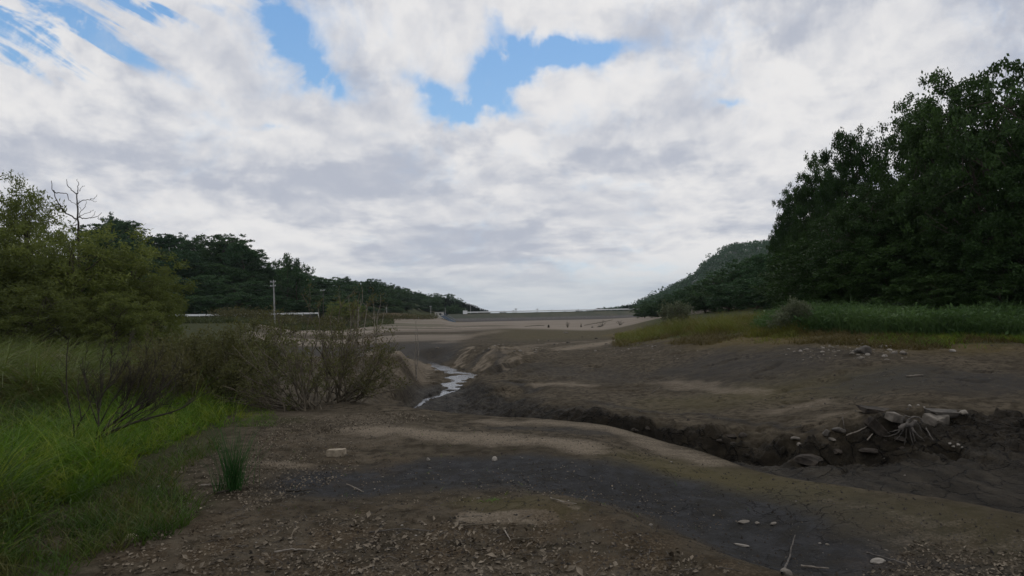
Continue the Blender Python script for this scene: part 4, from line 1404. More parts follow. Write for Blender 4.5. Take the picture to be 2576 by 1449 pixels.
# leaning bare shrub in the grass
def lean(mb, b_, r):
    for uv, r0, r1 in [([(215, 1150), (240, 1115), (268, 1092), (310, 1073), (345, 1060), (390, 1048), (430, 1038), (462, 1025), (487, 1008)], .042, .007),
                       ([(240, 1115), (262, 1080), (300, 1052), (340, 1022), (380, 1000), (410, 975)], .03, .006), ([(240, 1115), (248, 1075), (249, 1040), (245, 1015), (262, 985), (280, 950), (300, 915)], .022, .005),
                       ([(268, 1092), (300, 1060), (345, 1035), (390, 1010), (430, 985)], .02, .004), ([(249, 1040), (240, 1005), (222, 980), (215, 950)], .012, .004),
                       ([(262, 1080), (290, 1040), (318, 1000), (335, 965), (350, 930)], .018, .004), ([(310, 1073), (350, 1040), (400, 1022), (445, 1000)], .014, .003),
                       ([(262, 985), (285, 965), (312, 930), (330, 900)], .012, .003), ([(300, 1052), (320, 1010), (330, 960), (325, 920)], .012, .003), ([(340, 1022), (372, 980), (395, 950)], .012, .003),
                       ([(345, 1060), (380, 1040), (420, 1010), (455, 990)], .012, .003), ([(248, 1075), (275, 1020), (300, 985), (322, 960)], .014, .003), ([(280, 950), (278, 915), (285, 870)], .01, .003), ([(249, 1040), (258, 985), (250, 930), (262, 870)], .012, .003), ([(262, 985), (300, 940), (322, 890), (330, 850)], .012, .003), ([(340, 1022), (375, 960), (400, 900)], .012, .003), ([(380, 1000), (420, 950), (445, 915)], .01, .003), ([(248, 1075), (225, 1010), (212, 950), (216, 890)], .012, .003), ([(300, 1052), (345, 980), (365, 920), (370, 870)], .012, .003), ([(345, 1035), (400, 985), (440, 950), (470, 935)], .01, .003)]:
        p_ = np.array([at(u, v, 8.2 + .12 * math.sin(i_ * 1.3 + u)) for i_, (u, v) in enumerate(uv)]) - b_
        if uv[0] == (215, 1150): p_[0, 2] = -.05
        tt = np.linspace(0, len(p_) - 1, len(p_) * 3)
        q_ = np.stack([np.interp(tt, np.arange(len(p_)), p_[:, k]) for k in range(3)], 1)
        q_[1:-1] = (q_[:-2] + q_[1:-1] * 2 + q_[2:]) / 4
        mb.tube(q_, np.linspace(r0 * .62, r1 * .5, len(q_)), 6)
        twigs(mb, q_, max(.007, min(.011, r0 * .5)), r, 13, .38, .4, 2, None, .45)


shrub('bare_shrub', (215, 1150), 8.2, [], 'bare dark shrub leaning right out of the bright green grass', mat='dark_twig', seed=44, extra=lean)


def sapl(mb, b_, r):
    for uv, r0, r1 in [([(192, 1130), (185, 1075), (178, 1040), (170, 1005), (167, 960), (168, 900), (172, 860), (178, 838)], .014, .003), ([(187, 1090), (205, 1055), (222, 1030), (232, 1000)], .012, .004),
                       ([(205, 1055), (200, 1020), (195, 980), (200, 940)], .008, .003), ([(170, 1005), (160, 985), (152, 960)], .006, .002)]:
        p_ = np.array([at(u, v, 8.5) for u, v in uv]) - b_
        if uv[0][1] == 1130: p_[0, 2] = -.05
        mb.tube(p_, np.linspace(r0, r1, len(p_)), 6)
        twigs(mb, p_, r0 * .3, r, 6, .3, .5, 2, None, .5)


shrub('dead_sapling', (192, 1130), 8.5, [], 'thin upright dark sapling left of the leaning shrub', 'sapling', 'dark_twig', seed=45, extra=sapl)

# right bank shrubs
p_ = gp(2000, 838, Ymin=18)
shrub('round_shrub', (2000, 838), 31, fan(rs, 30, 1932, 2068, [830, 775, 757, 770, 832], 22, 1.0), 'pale rounded shrub standing out of the right bank weeds', mat='grey_wood', rad=.014, ntw=9, lf=.3, leaf=(9000, .1, .35, 'pale', .07), seed=46, base_spread=.3)
for k_, (u, v, Y, w, vt, lb) in enumerate([(1700, 792, 58, 90, 762, 'grey twiggy shrub before the low leafy trees of the right shore')]):
    shrub('grey_shrub', (u, v), Y, fan(rs, 16, u - w / 2, u + w / 2, [v - 6, vt + 4, vt, vt + 5, v - 6], 10, 1.2), lb, mat='grey_wood', rad=.02, ntw=7, lf=.3, leaf=(2200, .18, .4, 'pale' if k_ < 3 else 'dry', .12), seed=50 + k_, base_spread=.5)
for k_, (u, v, vt, w, lb) in enumerate([(1428, 824, 806, 14, 'tiny leafless bush on the far mud, left of a dark log'), (1462, 823, 811, 5, 'thin dead stem sticking out of the far mud'), (1514, 821, 803, 30, 'spreading leafless bush on the far mud near the grassy tip'),
                                       (1560, 818, 802, 22, 'leafless bush just off the grassy tip')]):
    g_ = gp(u, v, Ymin=20)
    shrub('dead_bush', (u, v), g_[1], fan(rs, 9, u - w / 2, u + w / 2, [vt + 6, vt, vt + 5], 6, .8), lb, 'bush', 'dark_twig', .03, 5, .35, 1, seed=60 + k_, base_spread=.1)


# ------------------------------------------------------------------ grass
def in_poly(x, y, poly):
    o = np.zeros(len(x), bool)
    j = len(poly) - 1
    for i in range(len(poly)):
        xi, yi = poly[i]
        xj, yj = poly[j]
        c = ((yi > y) != (yj > y)) & (x < (xj - xi) * (y - yi) / (yj - yi + 1e-12) + xi)
        o ^= c
        j = i
    return o


def scatter_poly(uv, n, r, clump=0.0, cs=1.2, seed=0, **kw):
    P_ = [gp(u, v, **kw) for u, v in uv]
    poly = [(p[0] / p[1], math.log(p[1])) for p in P_]
    a = np.array(poly)
    out = np.zeros((0, 2))
    while len(out) < n:
        q_ = a.min(0) + r.random((n * 3, 2)) * (a.max(0) - a.min(0))
        q_ = q_[in_poly(q_[:, 0], q_[:, 1], poly)]
        if clump:
            Yq = np.exp(q_[:, 1])
            f = sstep(fbm(q_[:, 0] * Yq * cs, Yq * cs, 601 + seed, 3) + .5, .5 - .25 * clump - .1, .5 + .12)
            q_ = q_[r.random(len(q_)) < (1 - clump) + clump * f]
        out = np.concatenate([out, q_])
    out = out[:n]
    Yq = np.exp(out[:, 1])
    X = out[:, 0] * Yq
    return np.stack([X, Yq, h(X, Yq)], 1)


def scatter_loft(u0, u1, s0, s1, n, r):
    u = u0 + (u1 - u0) * r.random(n)
    s = s0 + (s1 - s0) * r.random(n)
    t_ = (u - 1288.0) / FPX
    i = np.clip(np.searchsorted(TT, t_), 0, nT - 1)
    j = np.clip(np.searchsorted(SS, s), 1, nS - 1)
    f = (s - SS[j - 1]) / (SS[j] - SS[j - 1])
    Y = GYw[i, j - 1] * (1 - f) + GYw[i, j] * f
    X = t_ * Y
    return np.stack([X, Y, h(X, Y)], 1)


def blades(P, H, w, r, lean=.35, arch=.5, nseg=3, wind=(0, 0)):
    n = len(P)
    a = r.random(n) * 6.283
    d = np.stack([np.cos(a) + wind[0], np.sin(a) + wind[1], 0 * a], 1)
    d = unit(d)
    ln = lean * (.3 + r.random(n))
    ar = arch * (.3 + r.random(n))
    b_ = r.random(n) * 6.283
    side = np.stack([np.cos(b_), np.sin(b_), 0 * b_], 1)
    Vs = []
    for k in range(nseg + 1):
        s = k / nseg
        hor = (ln * s + ar * s ** 2.2) * H
        ver = H * (s - .42 * ar * s ** 2.6)
        c = P + d * hor[:, None] + np.stack([0 * H, 0 * H, ver - .02], 1)
        ww = (w * (1 - .82 * s ** 1.4) * .5)[:, None]
        Vs += [c - side * ww, c + side * ww]
    V = np.stack(Vs, 1).reshape(-1, 3)
    base = np.arange(n)[:, None, None] * (2 * nseg + 2)
    q_ = np.array([[2 * k, 2 * k + 1, 2 * k + 3, 2 * k + 2] for k in range(nseg)])[None]
    return V, (base + q_).reshape(-1, 4)


def grass(name, parts, mat, label, cat='grass'):
    mb_V, mb_F, n0 = [], [], 0
    for Vg, Fg in parts:
        mb_V.append(Vg)
        mb_F.append(Fg + n0)
        n0 += len(Vg)
    return tag(mesh(name, np.concatenate(mb_V), np.concatenate(mb_F), mat), label, cat, kind='stuff')


LM['lush'] = leaf_mat('lush_grass', (.022, .056, .006), (.105, .190, .015), None, .55, .25, .9, (.19, .215, .022))
LM['tall'] = leaf_mat('tall_grass', (.036, .054, .012), (.13, .165, .045), None, .55, .25, .9, (.10, .08, .03))
LM['brown'] = leaf_mat('brown_grass', (.05, .032, .015), (.13, .09, .04), None, .6, .2, .9)
LM['yellow'] = leaf_mat('yellow_grass', (.05, .068, .014), (.155, .16, .034), None, .6, .25, .35, (.12, .075, .025))
LM['rust'] = leaf_mat('rust_grass', (.055, .045, .016), (.11, .085, .03), None, .6, .2, .6)
LM['weed'] = leaf_mat('weed_leaf', (.026, .058, .018), (.082, .135, .046), None, .55, .25, .4)
LM['far_green'] = leaf_mat('far_green', (.035, .045, .018), (.07, .08, .03), None, .7, .15, .05)
LM['reed'] = leaf_mat('reed', (.16, .125, .085), (.26, .21, .15), None, .7, .1, .1)

rg_ = np.random.default_rng(77)
LUSH = [(-500, 1420), (-100, 1449), (20, 1440), (120, 1360), (190, 1290), (330, 1200), (400, 1155), (520, 1108), (590, 1068), (606, 1020), (560, 985), (470, 985), (300, 1035), (-500, 1060)]
P1 = scatter_poly(LUSH, 46000, rg_, .45, 1.6)
eg_ = seg_dist(P1[:, 0], P1[:, 1], gpath([(20, 1440), (120, 1360), (190, 1290), (330, 1200), (400, 1155), (520, 1108), (590, 1068), (606, 1020)]))
P1 = P1[rg_.random(len(P1)) < sstep(eg_ + fbm(P1[:, 0] * 1.6, P1[:, 1] * 1.6, 615, 4) * 1.1, -.05, .5)]
edge = np.clip(seg_dist(P1[:, 0], P1[:, 1], gpath([(20, 1440), (120, 1360), (190, 1290), (330, 1200), (400, 1155), (520, 1108), (590, 1068), (606, 1020)])) / .7, .25, 1)
tz_ = rg_.random(len(P1)) < .5                       # half of the blades grow in tussocks
ctr = P1[rg_.integers(0, len(P1), 900)]
pick = rg_.integers(0, 900, int(tz_.sum()))
P1[tz_] = ctr[pick] + rg_.normal(size=(int(tz_.sum()), 3)) * np.array([.05, .05, 0])
P1[:, 2] = h(P1[:, 0], P1[:, 1])
H1 = (.10 + .40 * rg_.random(len(P1)) ** 1.3) * edge * (.35 + 1.5 * (fbm(P1[:, 0] * 1.1, P1[:, 1] * 1.1, 611, 4) + .5))
H1[tz_] *= (.7 + 1.0 * rg_.random(900) ** 2)[pick]
lime = seg_dist(P1[:, 0], P1[:, 1], gpath([(150, 1200), (320, 1130), (470, 1060), (545, 1010), (590, 1050), (500, 1105)]))
isl = rg_.random(len(P1)) < 1 - .9 * sstep(lime + fbm(P1[:, 0] * .8, P1[:, 1] * .8, 617, 4) * 2.0, .5, 2.6)
P2 = scatter_poly([(-500, 1280), (120, 1320), (260, 1225), (420, 1150), (540, 1105), (560, 1130), (450, 1195), (440, 1225), (520, 1275), (440, 1350), (260, 1400), (160, 1470), (-300, 1480)], 7500, rg_, .8, 2.2)
H2 = .05 + .22 * rg_.random(len(P2)) ** 2
P3 = scatter_poly([(590, 1040), (610, 1010), (700, 1050), (690, 1075), (600, 1075)], 1500, rg_, .6, 2)
H3 = .03 + .08 * rg_.random(len(P3))
P4 = scatter_poly([(620, 1085), (1000, 1060), (1500, 1120), (2000, 1260), (1500, 1290), (1200, 1275), (900, 1300), (620, 1300)], 160, rg_, .9, 1.5)
H4 = .02 + .05 * rg_.random(len(P4))
ar1 = np.where(tz_, 1.0, .6)
grass('lush_grass', [blades(P1[isl], H1[isl], .0095 + 0 * H1[isl], rg_, .4, .75, 4), blades(P3, H3, .006 + 0 * H3, rg_, .5, .6), blades(P4, H4, .006 + 0 * H4, rg_, .5, .6)], LM['lush'],
      'bright yellowish green grass ahead of the bare willow bush')
LM['deep'] = leaf_mat('deep_grass', (.016, .036, .007), (.062, .105, .016), None, .55, .25, 1.1, (.10, .085, .03))
grass('deep_grass', [blades(P1[~isl], H1[~isl], .0095 + 0 * H1[~isl], rg_, .4, .8, 4), blades(P2, H2, .0085 + 0 * H2, rg_, .5, .6)], LM['deep'],
      'dark green grass filling the lower left foreground')
# broad weeds among it
Pw = np.repeat(scatter_poly(LUSH, 420, rg_, .8, 1.3, 3), 12, 0)
Pw = Pw + rg_.normal(size=Pw.shape) * np.array([.07, .07, .05]) + np.array([0, 0, .16])
Vw_, Fw_ = leaf_cards(Pw, .045, rg_, .9, .35)
grass('weeds', [(Vw_, Fw_)], LM['deep'], 'leafy green weeds growing through the left grass', 'weeds')
TALL = [(-600, 1075), (300, 1040), (470, 992), (520, 960), (330, 925), (100, 915), (-600, 915)]
P5 = np.repeat(scatter_poly(TALL, 420, rg_, .2, .8, 5), 38, 0)
P5 = P5 + rg_.normal(size=P5.shape) * np.array([.09, .09, 0])
H5 = (.85 + .75 * rg_.random(len(P5))) * np.clip(seg_dist(P5[:, 0], P5[:, 1], gpath([(-600, 1075), (300, 1040), (470, 992), (520, 960)])) / 1.6 + .35, .35, 1) * np.interp(P5[:, 0] / P5[:, 1], [-.75, -.55, -.45], [1, .9, .55])
P5b = scatter_poly(TALL, 5200, rg_, .6, .9, 7)
H5b = (.5 + .6 * rg_.random(len(P5b))) * np.interp(P5b[:, 0] / P5b[:, 1], [-.75, -.55, -.45], [1, .9, .6])
grass('tall_grass', [blades(P5, H5, .026 + 0 * H5, rg_, .35, 1.25, 6, (.25, -.2))], LM['tall'], 'tall arching grass on the left bank behind the lush grass')
grass('dry_grass', [blades(P5b, H5b, .012 + 0 * H5b, rg_, .3, .9, 5, (.5, -.2))], LM['brown'], 'brown withered stems among the tall arching grass on the left')
# undergrowth further back on the left
P6 = scatter_poly([(-600, 920), (330, 928), (560, 960), (660, 930), (700, 880), (560, 862), (200, 860), (-600, 870)], 9000, rg_, .4, .4, 9)
H6 = .5 + .6 * rg_.random(len(P6))
grass('undergrowth', [blades(P6, H6, .03 + 0 * H6, rg_, .3, .7, 4)], LM['tall'], 'olive undergrowth below the left willows', 'undergrowth')
# bank foot along the road
P7 = []
n7 = 16000
u7 = 330 + 660 * rg_.random(n7)
Y7 = np.interp(u7, [300, 600, 760, 870, 1000], [95, 106, 116, 130, 160]) + rg_.random(n7) * np.interp(u7, [300, 600, 760, 870, 1000], [26, 18, 22, 46, 70])
X7 = (u7 - 1288) / FPX * Y7
P7 = np.stack([X7, Y7, h(X7, Y7)], 1)
H7 = (.2 + .45 * rg_.random(n7)) * (.6 + .9 * (fbm(X7 * .12, Y7 * .12, 641, 3) + .5))
grass('bank_grass', [blades(P7, H7, .16 + 0 * H7, rg_, .3, .6, 3)], LM['far_green'], 'rough green grass on the bank below the roadside guardrail')
nc7 = 90
u8 = np.concatenate([560 + 290 * rg_.random(45), 880 + 215 * rg_.random(45)])
Y8 = np.interp(u8, [560, 860, 880, 1000, 1100], [118, 138, 165, 205, 262]) + rg_.random(nc7) * 14
X8 = (u8 - 1288) / FPX * Y8
C8 = np.stack([X8, Y8, h(X8, Y8)], 1)
k8 = np.repeat(np.arange(nc7), 160)
s8 = (.7 + 1.0 * rg_.random(nc7))[k8][:, None]
Vs_, Fs_ = leaf_cards(C8[k8] + rg_.normal(size=(len(k8), 3)) * np.array([1.1, 1.1, .35]) * s8 + np.array([0, 0, .7]) * s8, .38, rg_, .6, .5)
grass('scrub', [(Vs_, Fs_)], LM['scrub'], 'low olive scrub along the far left shore', 'scrub')
u9 = 935 + 155 * rg_.random(6000)
Y9 = np.interp(u9, [935, 1090], [188, 262]) + rg_.random(6000) * 14
X9 = (u9 - 1288) / FPX * Y9
P9 = np.stack([X9, Y9, h(X9, Y9)], 1)
H9 = (1.2 + .8 * rg_.random(6000)) * np.interp(u9, [935, 960, 1040, 1090], [.3, 1, .8, .2])
grass('reeds', [blades(P9, H9, .16 + 0 * H9, rg_, .15, .2, 2)], LM['reed'], 'pale beige reeds in a band before the left wood', 'reeds')

# right bank
R1 = scatter_loft(1545, 2150, 8.1, 9.3, 46000, rg_)
sv_ = rg_.random(len(R1))
q1_ = fbm(R1[:, 0] * .22, R1[:, 1] * .22, 651, 4) + .5
tn_ = R1[:, 0] / R1[:, 1]
rise = sstep(R1[:, 1] + (q1_ - .5) * 30, np.interp(tn_, [.15, .24, .36, .5], [40, 32, 25, 22]), np.interp(tn_, [.15, .24, .36, .5], [54, 46, 35, 32]))
kp = sv_ < .03 + .97 * rise
R1, rise, q1_ = R1[kp], rise[kp], q1_[kp]
H_ = (.10 + .62 * rg_.random(len(R1))) * (.25 + .95 * rise) * (.25 + 1.5 * (fbm(R1[:, 0] * .8, R1[:, 1] * .5, 655, 4) + .5)) * np.interp(tn_[kp], [.15, .21, .27], [.3, .75, 1]) * np.interp(R1[:, 1], [25, 40, 55], [.8, 1.0, 1.45])
grass('yellow_grass', [blades(R1, H_, .026 + 0 * H_, rg_, .3, .7)], LM['yellow'], 'yellowish green grass on the point of the right bank')
R2 = scatter_loft(1535, 2800, 8.05, 8.9, 30000, rg_)
f_ = sstep(fbm(R2[:, 0] * .3, R2[:, 1] * .3, 661, 4) + .5, .44, .6)
R2 = R2[rg_.random(len(R2)) < f_]
H_ = (.06 + .34 * rg_.random(len(R2))) * np.interp(R2[:, 1], [20, 30, 45], [.7, 1, 1.2])
grass('rusty_grass', [blades(R2, H_, .022 + 0 * H_, rg_, .5, .8)], LM['rust'], 'low rusty brown grass fringing the right bank')
R3 = scatter_loft(1900, 3300, 8.62, 9.7, 40000, rg_)
lum = fbm(R3[:, 0] * .5, R3[:, 1] * .5, 671, 3) + .5
H_ = (.55 + .85 * rg_.random(len(R3))) * (.35 + 1.2 * lum) * np.interp(R3[:, 0] / R3[:, 1], [.35, .42, .5], [.45, .9, 1])
Rl = R3[rg_.integers(0, len(R3), 30000)]
Vl_, Fl_ = leaf_cards(Rl + rg_.normal(size=Rl.shape) * .08 + np.stack([0 * Rl[:, 0], 0 * Rl[:, 0], .9 * rg_.random(len(Rl)) * (.55 + .8 * (fbm(Rl[:, 0] * .5, Rl[:, 1] * .5, 671, 3) + .5)) * np.interp(Rl[:, 0] / Rl[:, 1], [.35, .42, .5], [.45, .9, 1])], 1), .22, rg_, .8, .45)
grass('tall_weeds', [blades(R3, H_, .03 + 0 * H_, rg_, .2, .7, 4), (Vl_, Fl_)], LM['weed'], 'tall dark green weeds along the foot of the right wood', 'weeds')
R4 = scatter_loft(2180, 2900, 8.2, 8.72, 12000, rg_)
f_ = sstep(fbm(R4[:, 0] * .3, R4[:, 1] * .3, 681, 3) + .5, .35, .6) * np.interp(R4[:, 0] / R4[:, 1], [.5, .65], [.4, 1])
R4 = R4[rg_.random(len(R4)) < f_]
H_ = .12 + .22 * rg_.random(len(R4))
grass('short_grass', [blades(R4, H_, .02 + 0 * H_, rg_, .4, .6)], LM['lush'], 'short bright green grass at the edge of the right mud slope')

# rush tufts
LM['rush'] = leaf_mat('rush_blade', (.016, .05, .014), (.04, .10, .026), None, .5, .2, 3)


def tuft(u, v, n, hh, sp, label, ln=.4, w=.005, mat='rush', ar=.12):
    b_ = gp(u, v)
    root = empty('rush_tuft', b_, label, 'plant')
    pp = rg_.normal(size=(n, 3)) * np.array([sp, sp, 0])
    pp[:, 2] = h(b_[0] + pp[:, 0], b_[1] + pp[:, 1]) - b_[2]
    Hh = hh * (.45 + .6 * rg_.random(n))
    Vt, Ft = blades(pp, Hh, w + 0 * Hh, rg_, ln, ar, 5)
    mesh('blades', Vt, Ft, LM[mat], root)
    return root


tuft(586, 1234, 190, .70, .035, 'tall clump of dark green rushes standing alone on the mud', .26)
tuft(550, 1240, 40, .3, .02, 'small rush clump close beside the tall one', .3)
tuft(600, 1225, 26, .6, .06, 'thin splayed rushes leaning out behind the tall clump', .85, .004)
tuft(1235, 1262, 30, .05, .05, 'tiny green seedling patch before the dark mud hollow', 1.2, .012, 'lush', .6)
tuft(180, 1260, 160, .42, .07, 'bushy tuft of grass before the leaning shrub', .6, .007, 'lush', .6)


# ------------------------------------------------------------------ stones, bricks, wood, litter
import bmesh


def rock_mesh(name, seed, size, rough=.25, angular=.5, flat=.35, sub=3):
    bm = bmesh.new()
    bmesh.ops.create_icosphere(bm, subdivisions=sub, radius=1)
    r = np.random.default_rng(seed)
    pl = unit(r.normal(size=(9, 3)))
    of = .62 + .3 * r.random(9)
    co = np.array([v.co[:] for v in bm.verts])
    for n_, o_2 in zip(pl, of):                       # knock facets off a ball
        d_ = co @ n_ - o_2
        co = co - np.where(d_ > 0, d_ * angular * 1.6, 0)[:, None].clip(0, 1) * n_
    nz = fbm(co[:, 0] * 1.7 + seed, co[:, 1] * 1.7 + co[:, 2] * 1.3, seed, 4) + fbm(co[:, 2] * 4 + seed, co[:, 0] * 4 - co[:, 1] * 3, seed + 3, 3) * .4
    co = co * (1 + nz * rough)[:, None]
    co[:, 2] = np.where(co[:, 2] < -flat, -flat + (co[:, 2] + flat) * .25, co[:, 2])
    co = co * np.array(size) * .5
    co[:, 2] -= co[:, 2].min()
    for v, c in zip(bm.verts, co): v.co = c
    me = bpy.data.meshes.new(name)
    bm.to_mesh(me)
    bm.free()
    for p in me.polygons: p.use_smooth = angular < .6
    return me


def rock(u, v, wpx, label, asp=(1, .8, .6), mat='stone', seed=1, name='stone', cat='stone', rz=None, group=None, tilt=0, angular=.7, sink=.15, pos=None, **kw):
    g_ = gp(u, v, **kw) if pos is None else pos
    w = wpx * g_[1] / FPX
    me = rock_mesh(name, seed, (w * asp[0], w * asp[1], w * asp[2]), angular=angular)
    me.materials.append(M[mat])
    o = bpy.data.objects.new(name, me)
    COL.objects.link(o)
    o.location = (g_[0], g_[1], g_[2] - w * asp[2] * sink)
    o.rotation_euler = (tilt, tilt * .4, rng.random() * 6.28 if rz is None else rz)
    return tag(o, label, cat, group)


def bevel_box(name, size, mat, bev=.006, seed=0, chip=.0):
    bm = bmesh.new()
    bmesh.ops.create_cube(bm, size=1)
    for v in bm.verts: v.co = (v.co.x * size[0], v.co.y * size[1], (v.co.z + .5) * size[2])
    bmesh.ops.bevel(bm, geom=bm.edges[:], offset=bev, segments=2, affect='EDGES')
    bmesh.ops.subdivide_edges(bm, edges=[e for e in bm.edges if e.calc_length() > min(size) * .6], cuts=4, use_grid_fill=True)
    r = np.random.default_rng(seed)
    for v in bm.verts: v.co += Vector(r.normal(size=3)) * chip
    me = bpy.data.meshes.new(name)
    bm.to_mesh(me)
    bm.free()
    me.materials.append(M[mat])
    o = bpy.data.objects.new(name, me)
    COL.objects.link(o)
    return o


g_ = gp(847, 1147)
o = bevel_box('brick', (.215, .10, .085), 'brick', .006, 3, .0012)
o.location, o.rotation_euler = (g_[0], g_[1], g_[2] - .008), (R(2), R(-3), R(-12))
tag(o, 'single buff brick lying on the open mud', 'brick')
g_ = gp(333, 1358)
o = bevel_box('brick', (.085, .06, .035), 'brick', .006, 5, .002)
o.location, o.rotation_euler = (g_[0], g_[1], g_[2] - .004), (R(4), R(8), R(-25))
tag(o, 'broken pale brick fragment near the bottom left grass', 'brick')

rock(1245, 1158, 17, 'small pale angular stone on the dark mud hollow', (1, .9, .95), 'pale_stone', 101)
rock(1077, 1158, 13, 'smaller pale stone left of the angular one on the dark mud', (1, .8, .8), 'pale_stone', 102)
rock(1082, 1178, 9, 'tiny stone just below the smaller pale stone', (1, .8, .5), 'stone', 103)
rock(2209, 1413, 42, 'whitish flat stone on the mud at lower right', (1.1, .6, .4), 'pale_stone', 104, rz=.3)
rock(1978, 1445, 32, 'pale pointed stone at the bottom edge', (1, .8, .9), 'stone', 105)
rock(1637, 1323, 12, 'small round stone beyond the brown litter mound', (1, .9, .8), 'stone', 106)
rock(1870, 1315, 30, 'flat grey crust stone with crumbs in the dark mud', (1.3, .5, .35), 'stone', 107)
rock(1905, 1318, 14, 'small grey crumb right of the crust stone', (1.2, .8, .5), 'stone', 108)
rock(1945, 1318, 20, 'grey crumbly lump at the end of the crust stones', (1.3, .6, .4), 'stone', 109)
rock(1862, 1373, 36, 'long narrow pale chip lying on dark mud', (1.2, .35, .25), 'pale_stone', 110, rz=-.5)
rock(400, 1226, 14, 'pale stone before the lush grass edge', (1, .7, .5), 'pale_stone', 111)
rock(2171, 887, 42, 'largest grey boulder on the stony right bank', (1.15, .9, .75), 'dark_stone', 112, 'boulder', 'boulder', Ymin=14)
rock(2165, 902, 20, 'pale flat stone below the largest boulder', (1, .7, .45), 'stone', 113, Ymin=14)
rock(2250, 890, 20, 'grey stone right of the largest boulder', (1, .8, .6), 'stone', 114, Ymin=14)
rock(2272, 891, 24, 'pointed grey stone at the right end of the stony patch', (1, .7, .6), 'stone', 115, Ymin=14)
rock(2396, 884, 18, 'lone white stone on the edge of the right grass', (1, .7, .5), 'pale_stone', 116, Ymin=14)
rock(2014, 885, 10, 'round white stone on the right slope', (1, .9, .9), 'pale_stone', 117, Ymin=14)
rock(1754, 788, 36, 'pale bare rock among the trees of the right shore', (1, .8, 1.1), 'pale_stone', 118, 'outcrop', 'rock', Ymin=40)
rock(150, 862, 66, 'pale rounded boulder behind the tall grass at left', (1.1, .9, 1.15), 'stone', 119, 'boulder', 'boulder', pos=np.array([ray(150, 850)[0] * 19.5, 19.5, float(h(ray(150, 850)[0] * 19.5, 19.5))]), sink=0, angular=.3)
# rocks in the gully wall, right
def slab(u, v, w, asp, mat, seed, label, rz=0.0, tx=0.0, ty=0.0, up=0.0, name='slab', **kw):
    g_ = gp(u, v, **kw)
    s_ = w * g_[1] / FPX
    sz = (s_ * asp[0], s_ * asp[1], s_ * asp[2])
    bm = bmesh.new()
    bmesh.ops.create_cube(bm, size=1)
    r = np.random.default_rng(seed)
    for v_ in bm.verts:
        q_ = np.array(v_.co[:]) * (1 + r.normal(size=3) * .16)
        v_.co = q_ * sz
    bmesh.ops.bevel(bm, geom=bm.edges[:], offset=min(sz) * .09, segments=1, affect='EDGES')
    bmesh.ops.triangulate(bm, faces=bm.faces[:])
    bmesh.ops.subdivide_edges(bm, edges=bm.edges[:], cuts=3, use_grid_fill=True)
    for v_ in bm.verts:
        c_ = np.array(v_.co[:]) / s_
        v_.co += Vector(r.normal(size=3)) * s_ * .006 + Vector((0, 0, 1)) * s_ * .05 * float(fbm(np.array([c_[0] * 4 + seed]), np.array([c_[1] * 4 + c_[2] * 3]), seed, 3)[0])
    me = bpy.data.meshes.new(name)
    bm.to_mesh(me)
    bm.free()
    me.materials.append(M[mat])
    o = bpy.data.objects.new(name, me)
    COL.objects.link(o)
    o.location = (g_[0], g_[1] - .1, g_[2] + up)
    o.rotation_euler = (tx, ty, rz)
    return tag(o, label, 'rock')


slab(2350, 1056, 58, (1.0, .7, .42), 'stone', 121, 'pale slab jutting from the gully wall at right', .25, .25, -.12, .02, Ymin=12)
slab(2372, 1042, 70, (1.2, .6, .22), 'dark_stone', 122, 'brown earth topped block behind the pale slab', .1, .1, .05, .02, Ymin=12)
slab(2240, 1050, 34, (1.0, .7, .6), 'stone', 123, 'pale rock held by roots in the gully wall', .5, .2, .2, .02, 'rock', Ymin=12)
slab(2205, 1036, 66, (1.3, .6, .2), 'clay_block', 124, 'flat earthy slab at the lip of the gully wall', -.15, .1, .12, .02, Ymin=12)
slab(2195, 1072, 66, (.95, .4, .42), 'clay_block', 125, 'leaning dark block under the earthy slab', .3, .3, .75, .0, 'rock', Ymin=12)
rock(2425, 1040, 40, 'flat grey stones at the right end of the gully lip', (1.3, .5, .35), 'stone', 126, 'rock', 'rock', sink=.15, Ymin=12)
rock(2032, 1162, 70, 'large dark slab hanging over the gully floor', (1.25, .8, .36), 'clay_block', 127, 'slab', 'rock', rz=.2, tilt=.22, sink=.05, angular=.9, Ymin=10)
rock(2078, 1095, 30, 'wedge shaped stone in the middle of the gully wall', (1, .7, .8), 'dark_stone', 128, 'rock', 'rock', Ymin=11)
rock(2110, 1088, 34, 'block shaped stone right of the wedge in the gully wall', (1.2, .7, .6), 'dark_stone', 129, 'rock', 'rock', Ymin=11)
rock(2092, 1108, 24, 'grey flat stone below the wedge in the gully wall', (1.2, .6, .4), 'stone', 130, 'rock', 'rock', Ymin=11)
rock(2000, 1105, 22, 'small grey stone at the left end of the gully wall rocks', (1.1, .7, .5), 'stone', 131, 'rock', 'rock', Ymin=11)
rock(2010, 1120, 16, 'tiny grey stone low in the left gully wall', (1, .8, .7), 'stone', 132, 'rock', 'rock', Ymin=11)
G = 'earth blocks fallen along the gully wall'
rk_ = np.random.default_rng(404)
for k_ in range(13):
    u = 1580 + 760 * rk_.random()
    v = np.interp(u, [1580, 1700, 1900, 2100, 2340], [1062, 1092, 1140, 1135, 1105]) + rk_.normal() * 12
    rock(u, v, 14 + 34 * rk_.random() ** 2, 'dark clod of earth fallen along the gully wall', (1.2, .6 + .4 * rk_.random(), .4 + .4 * rk_.random()), 'clay_block', 140 + k_, 'clod', 'clod', group=G, sink=.4, Ymin=10, angular=.9, tilt=rk_.normal() * .3)

# pebbles
PB = []
for k_ in range(7):
    me = rock_mesh('pebble', 300 + k_, (1, .55 + .3 * rng.random(), .35 + .35 * rng.random()), angular=.6, sub=2)
    me.materials.append(M['stone' if k_ % 3 else 'pale_stone'])
    PB.append(me)


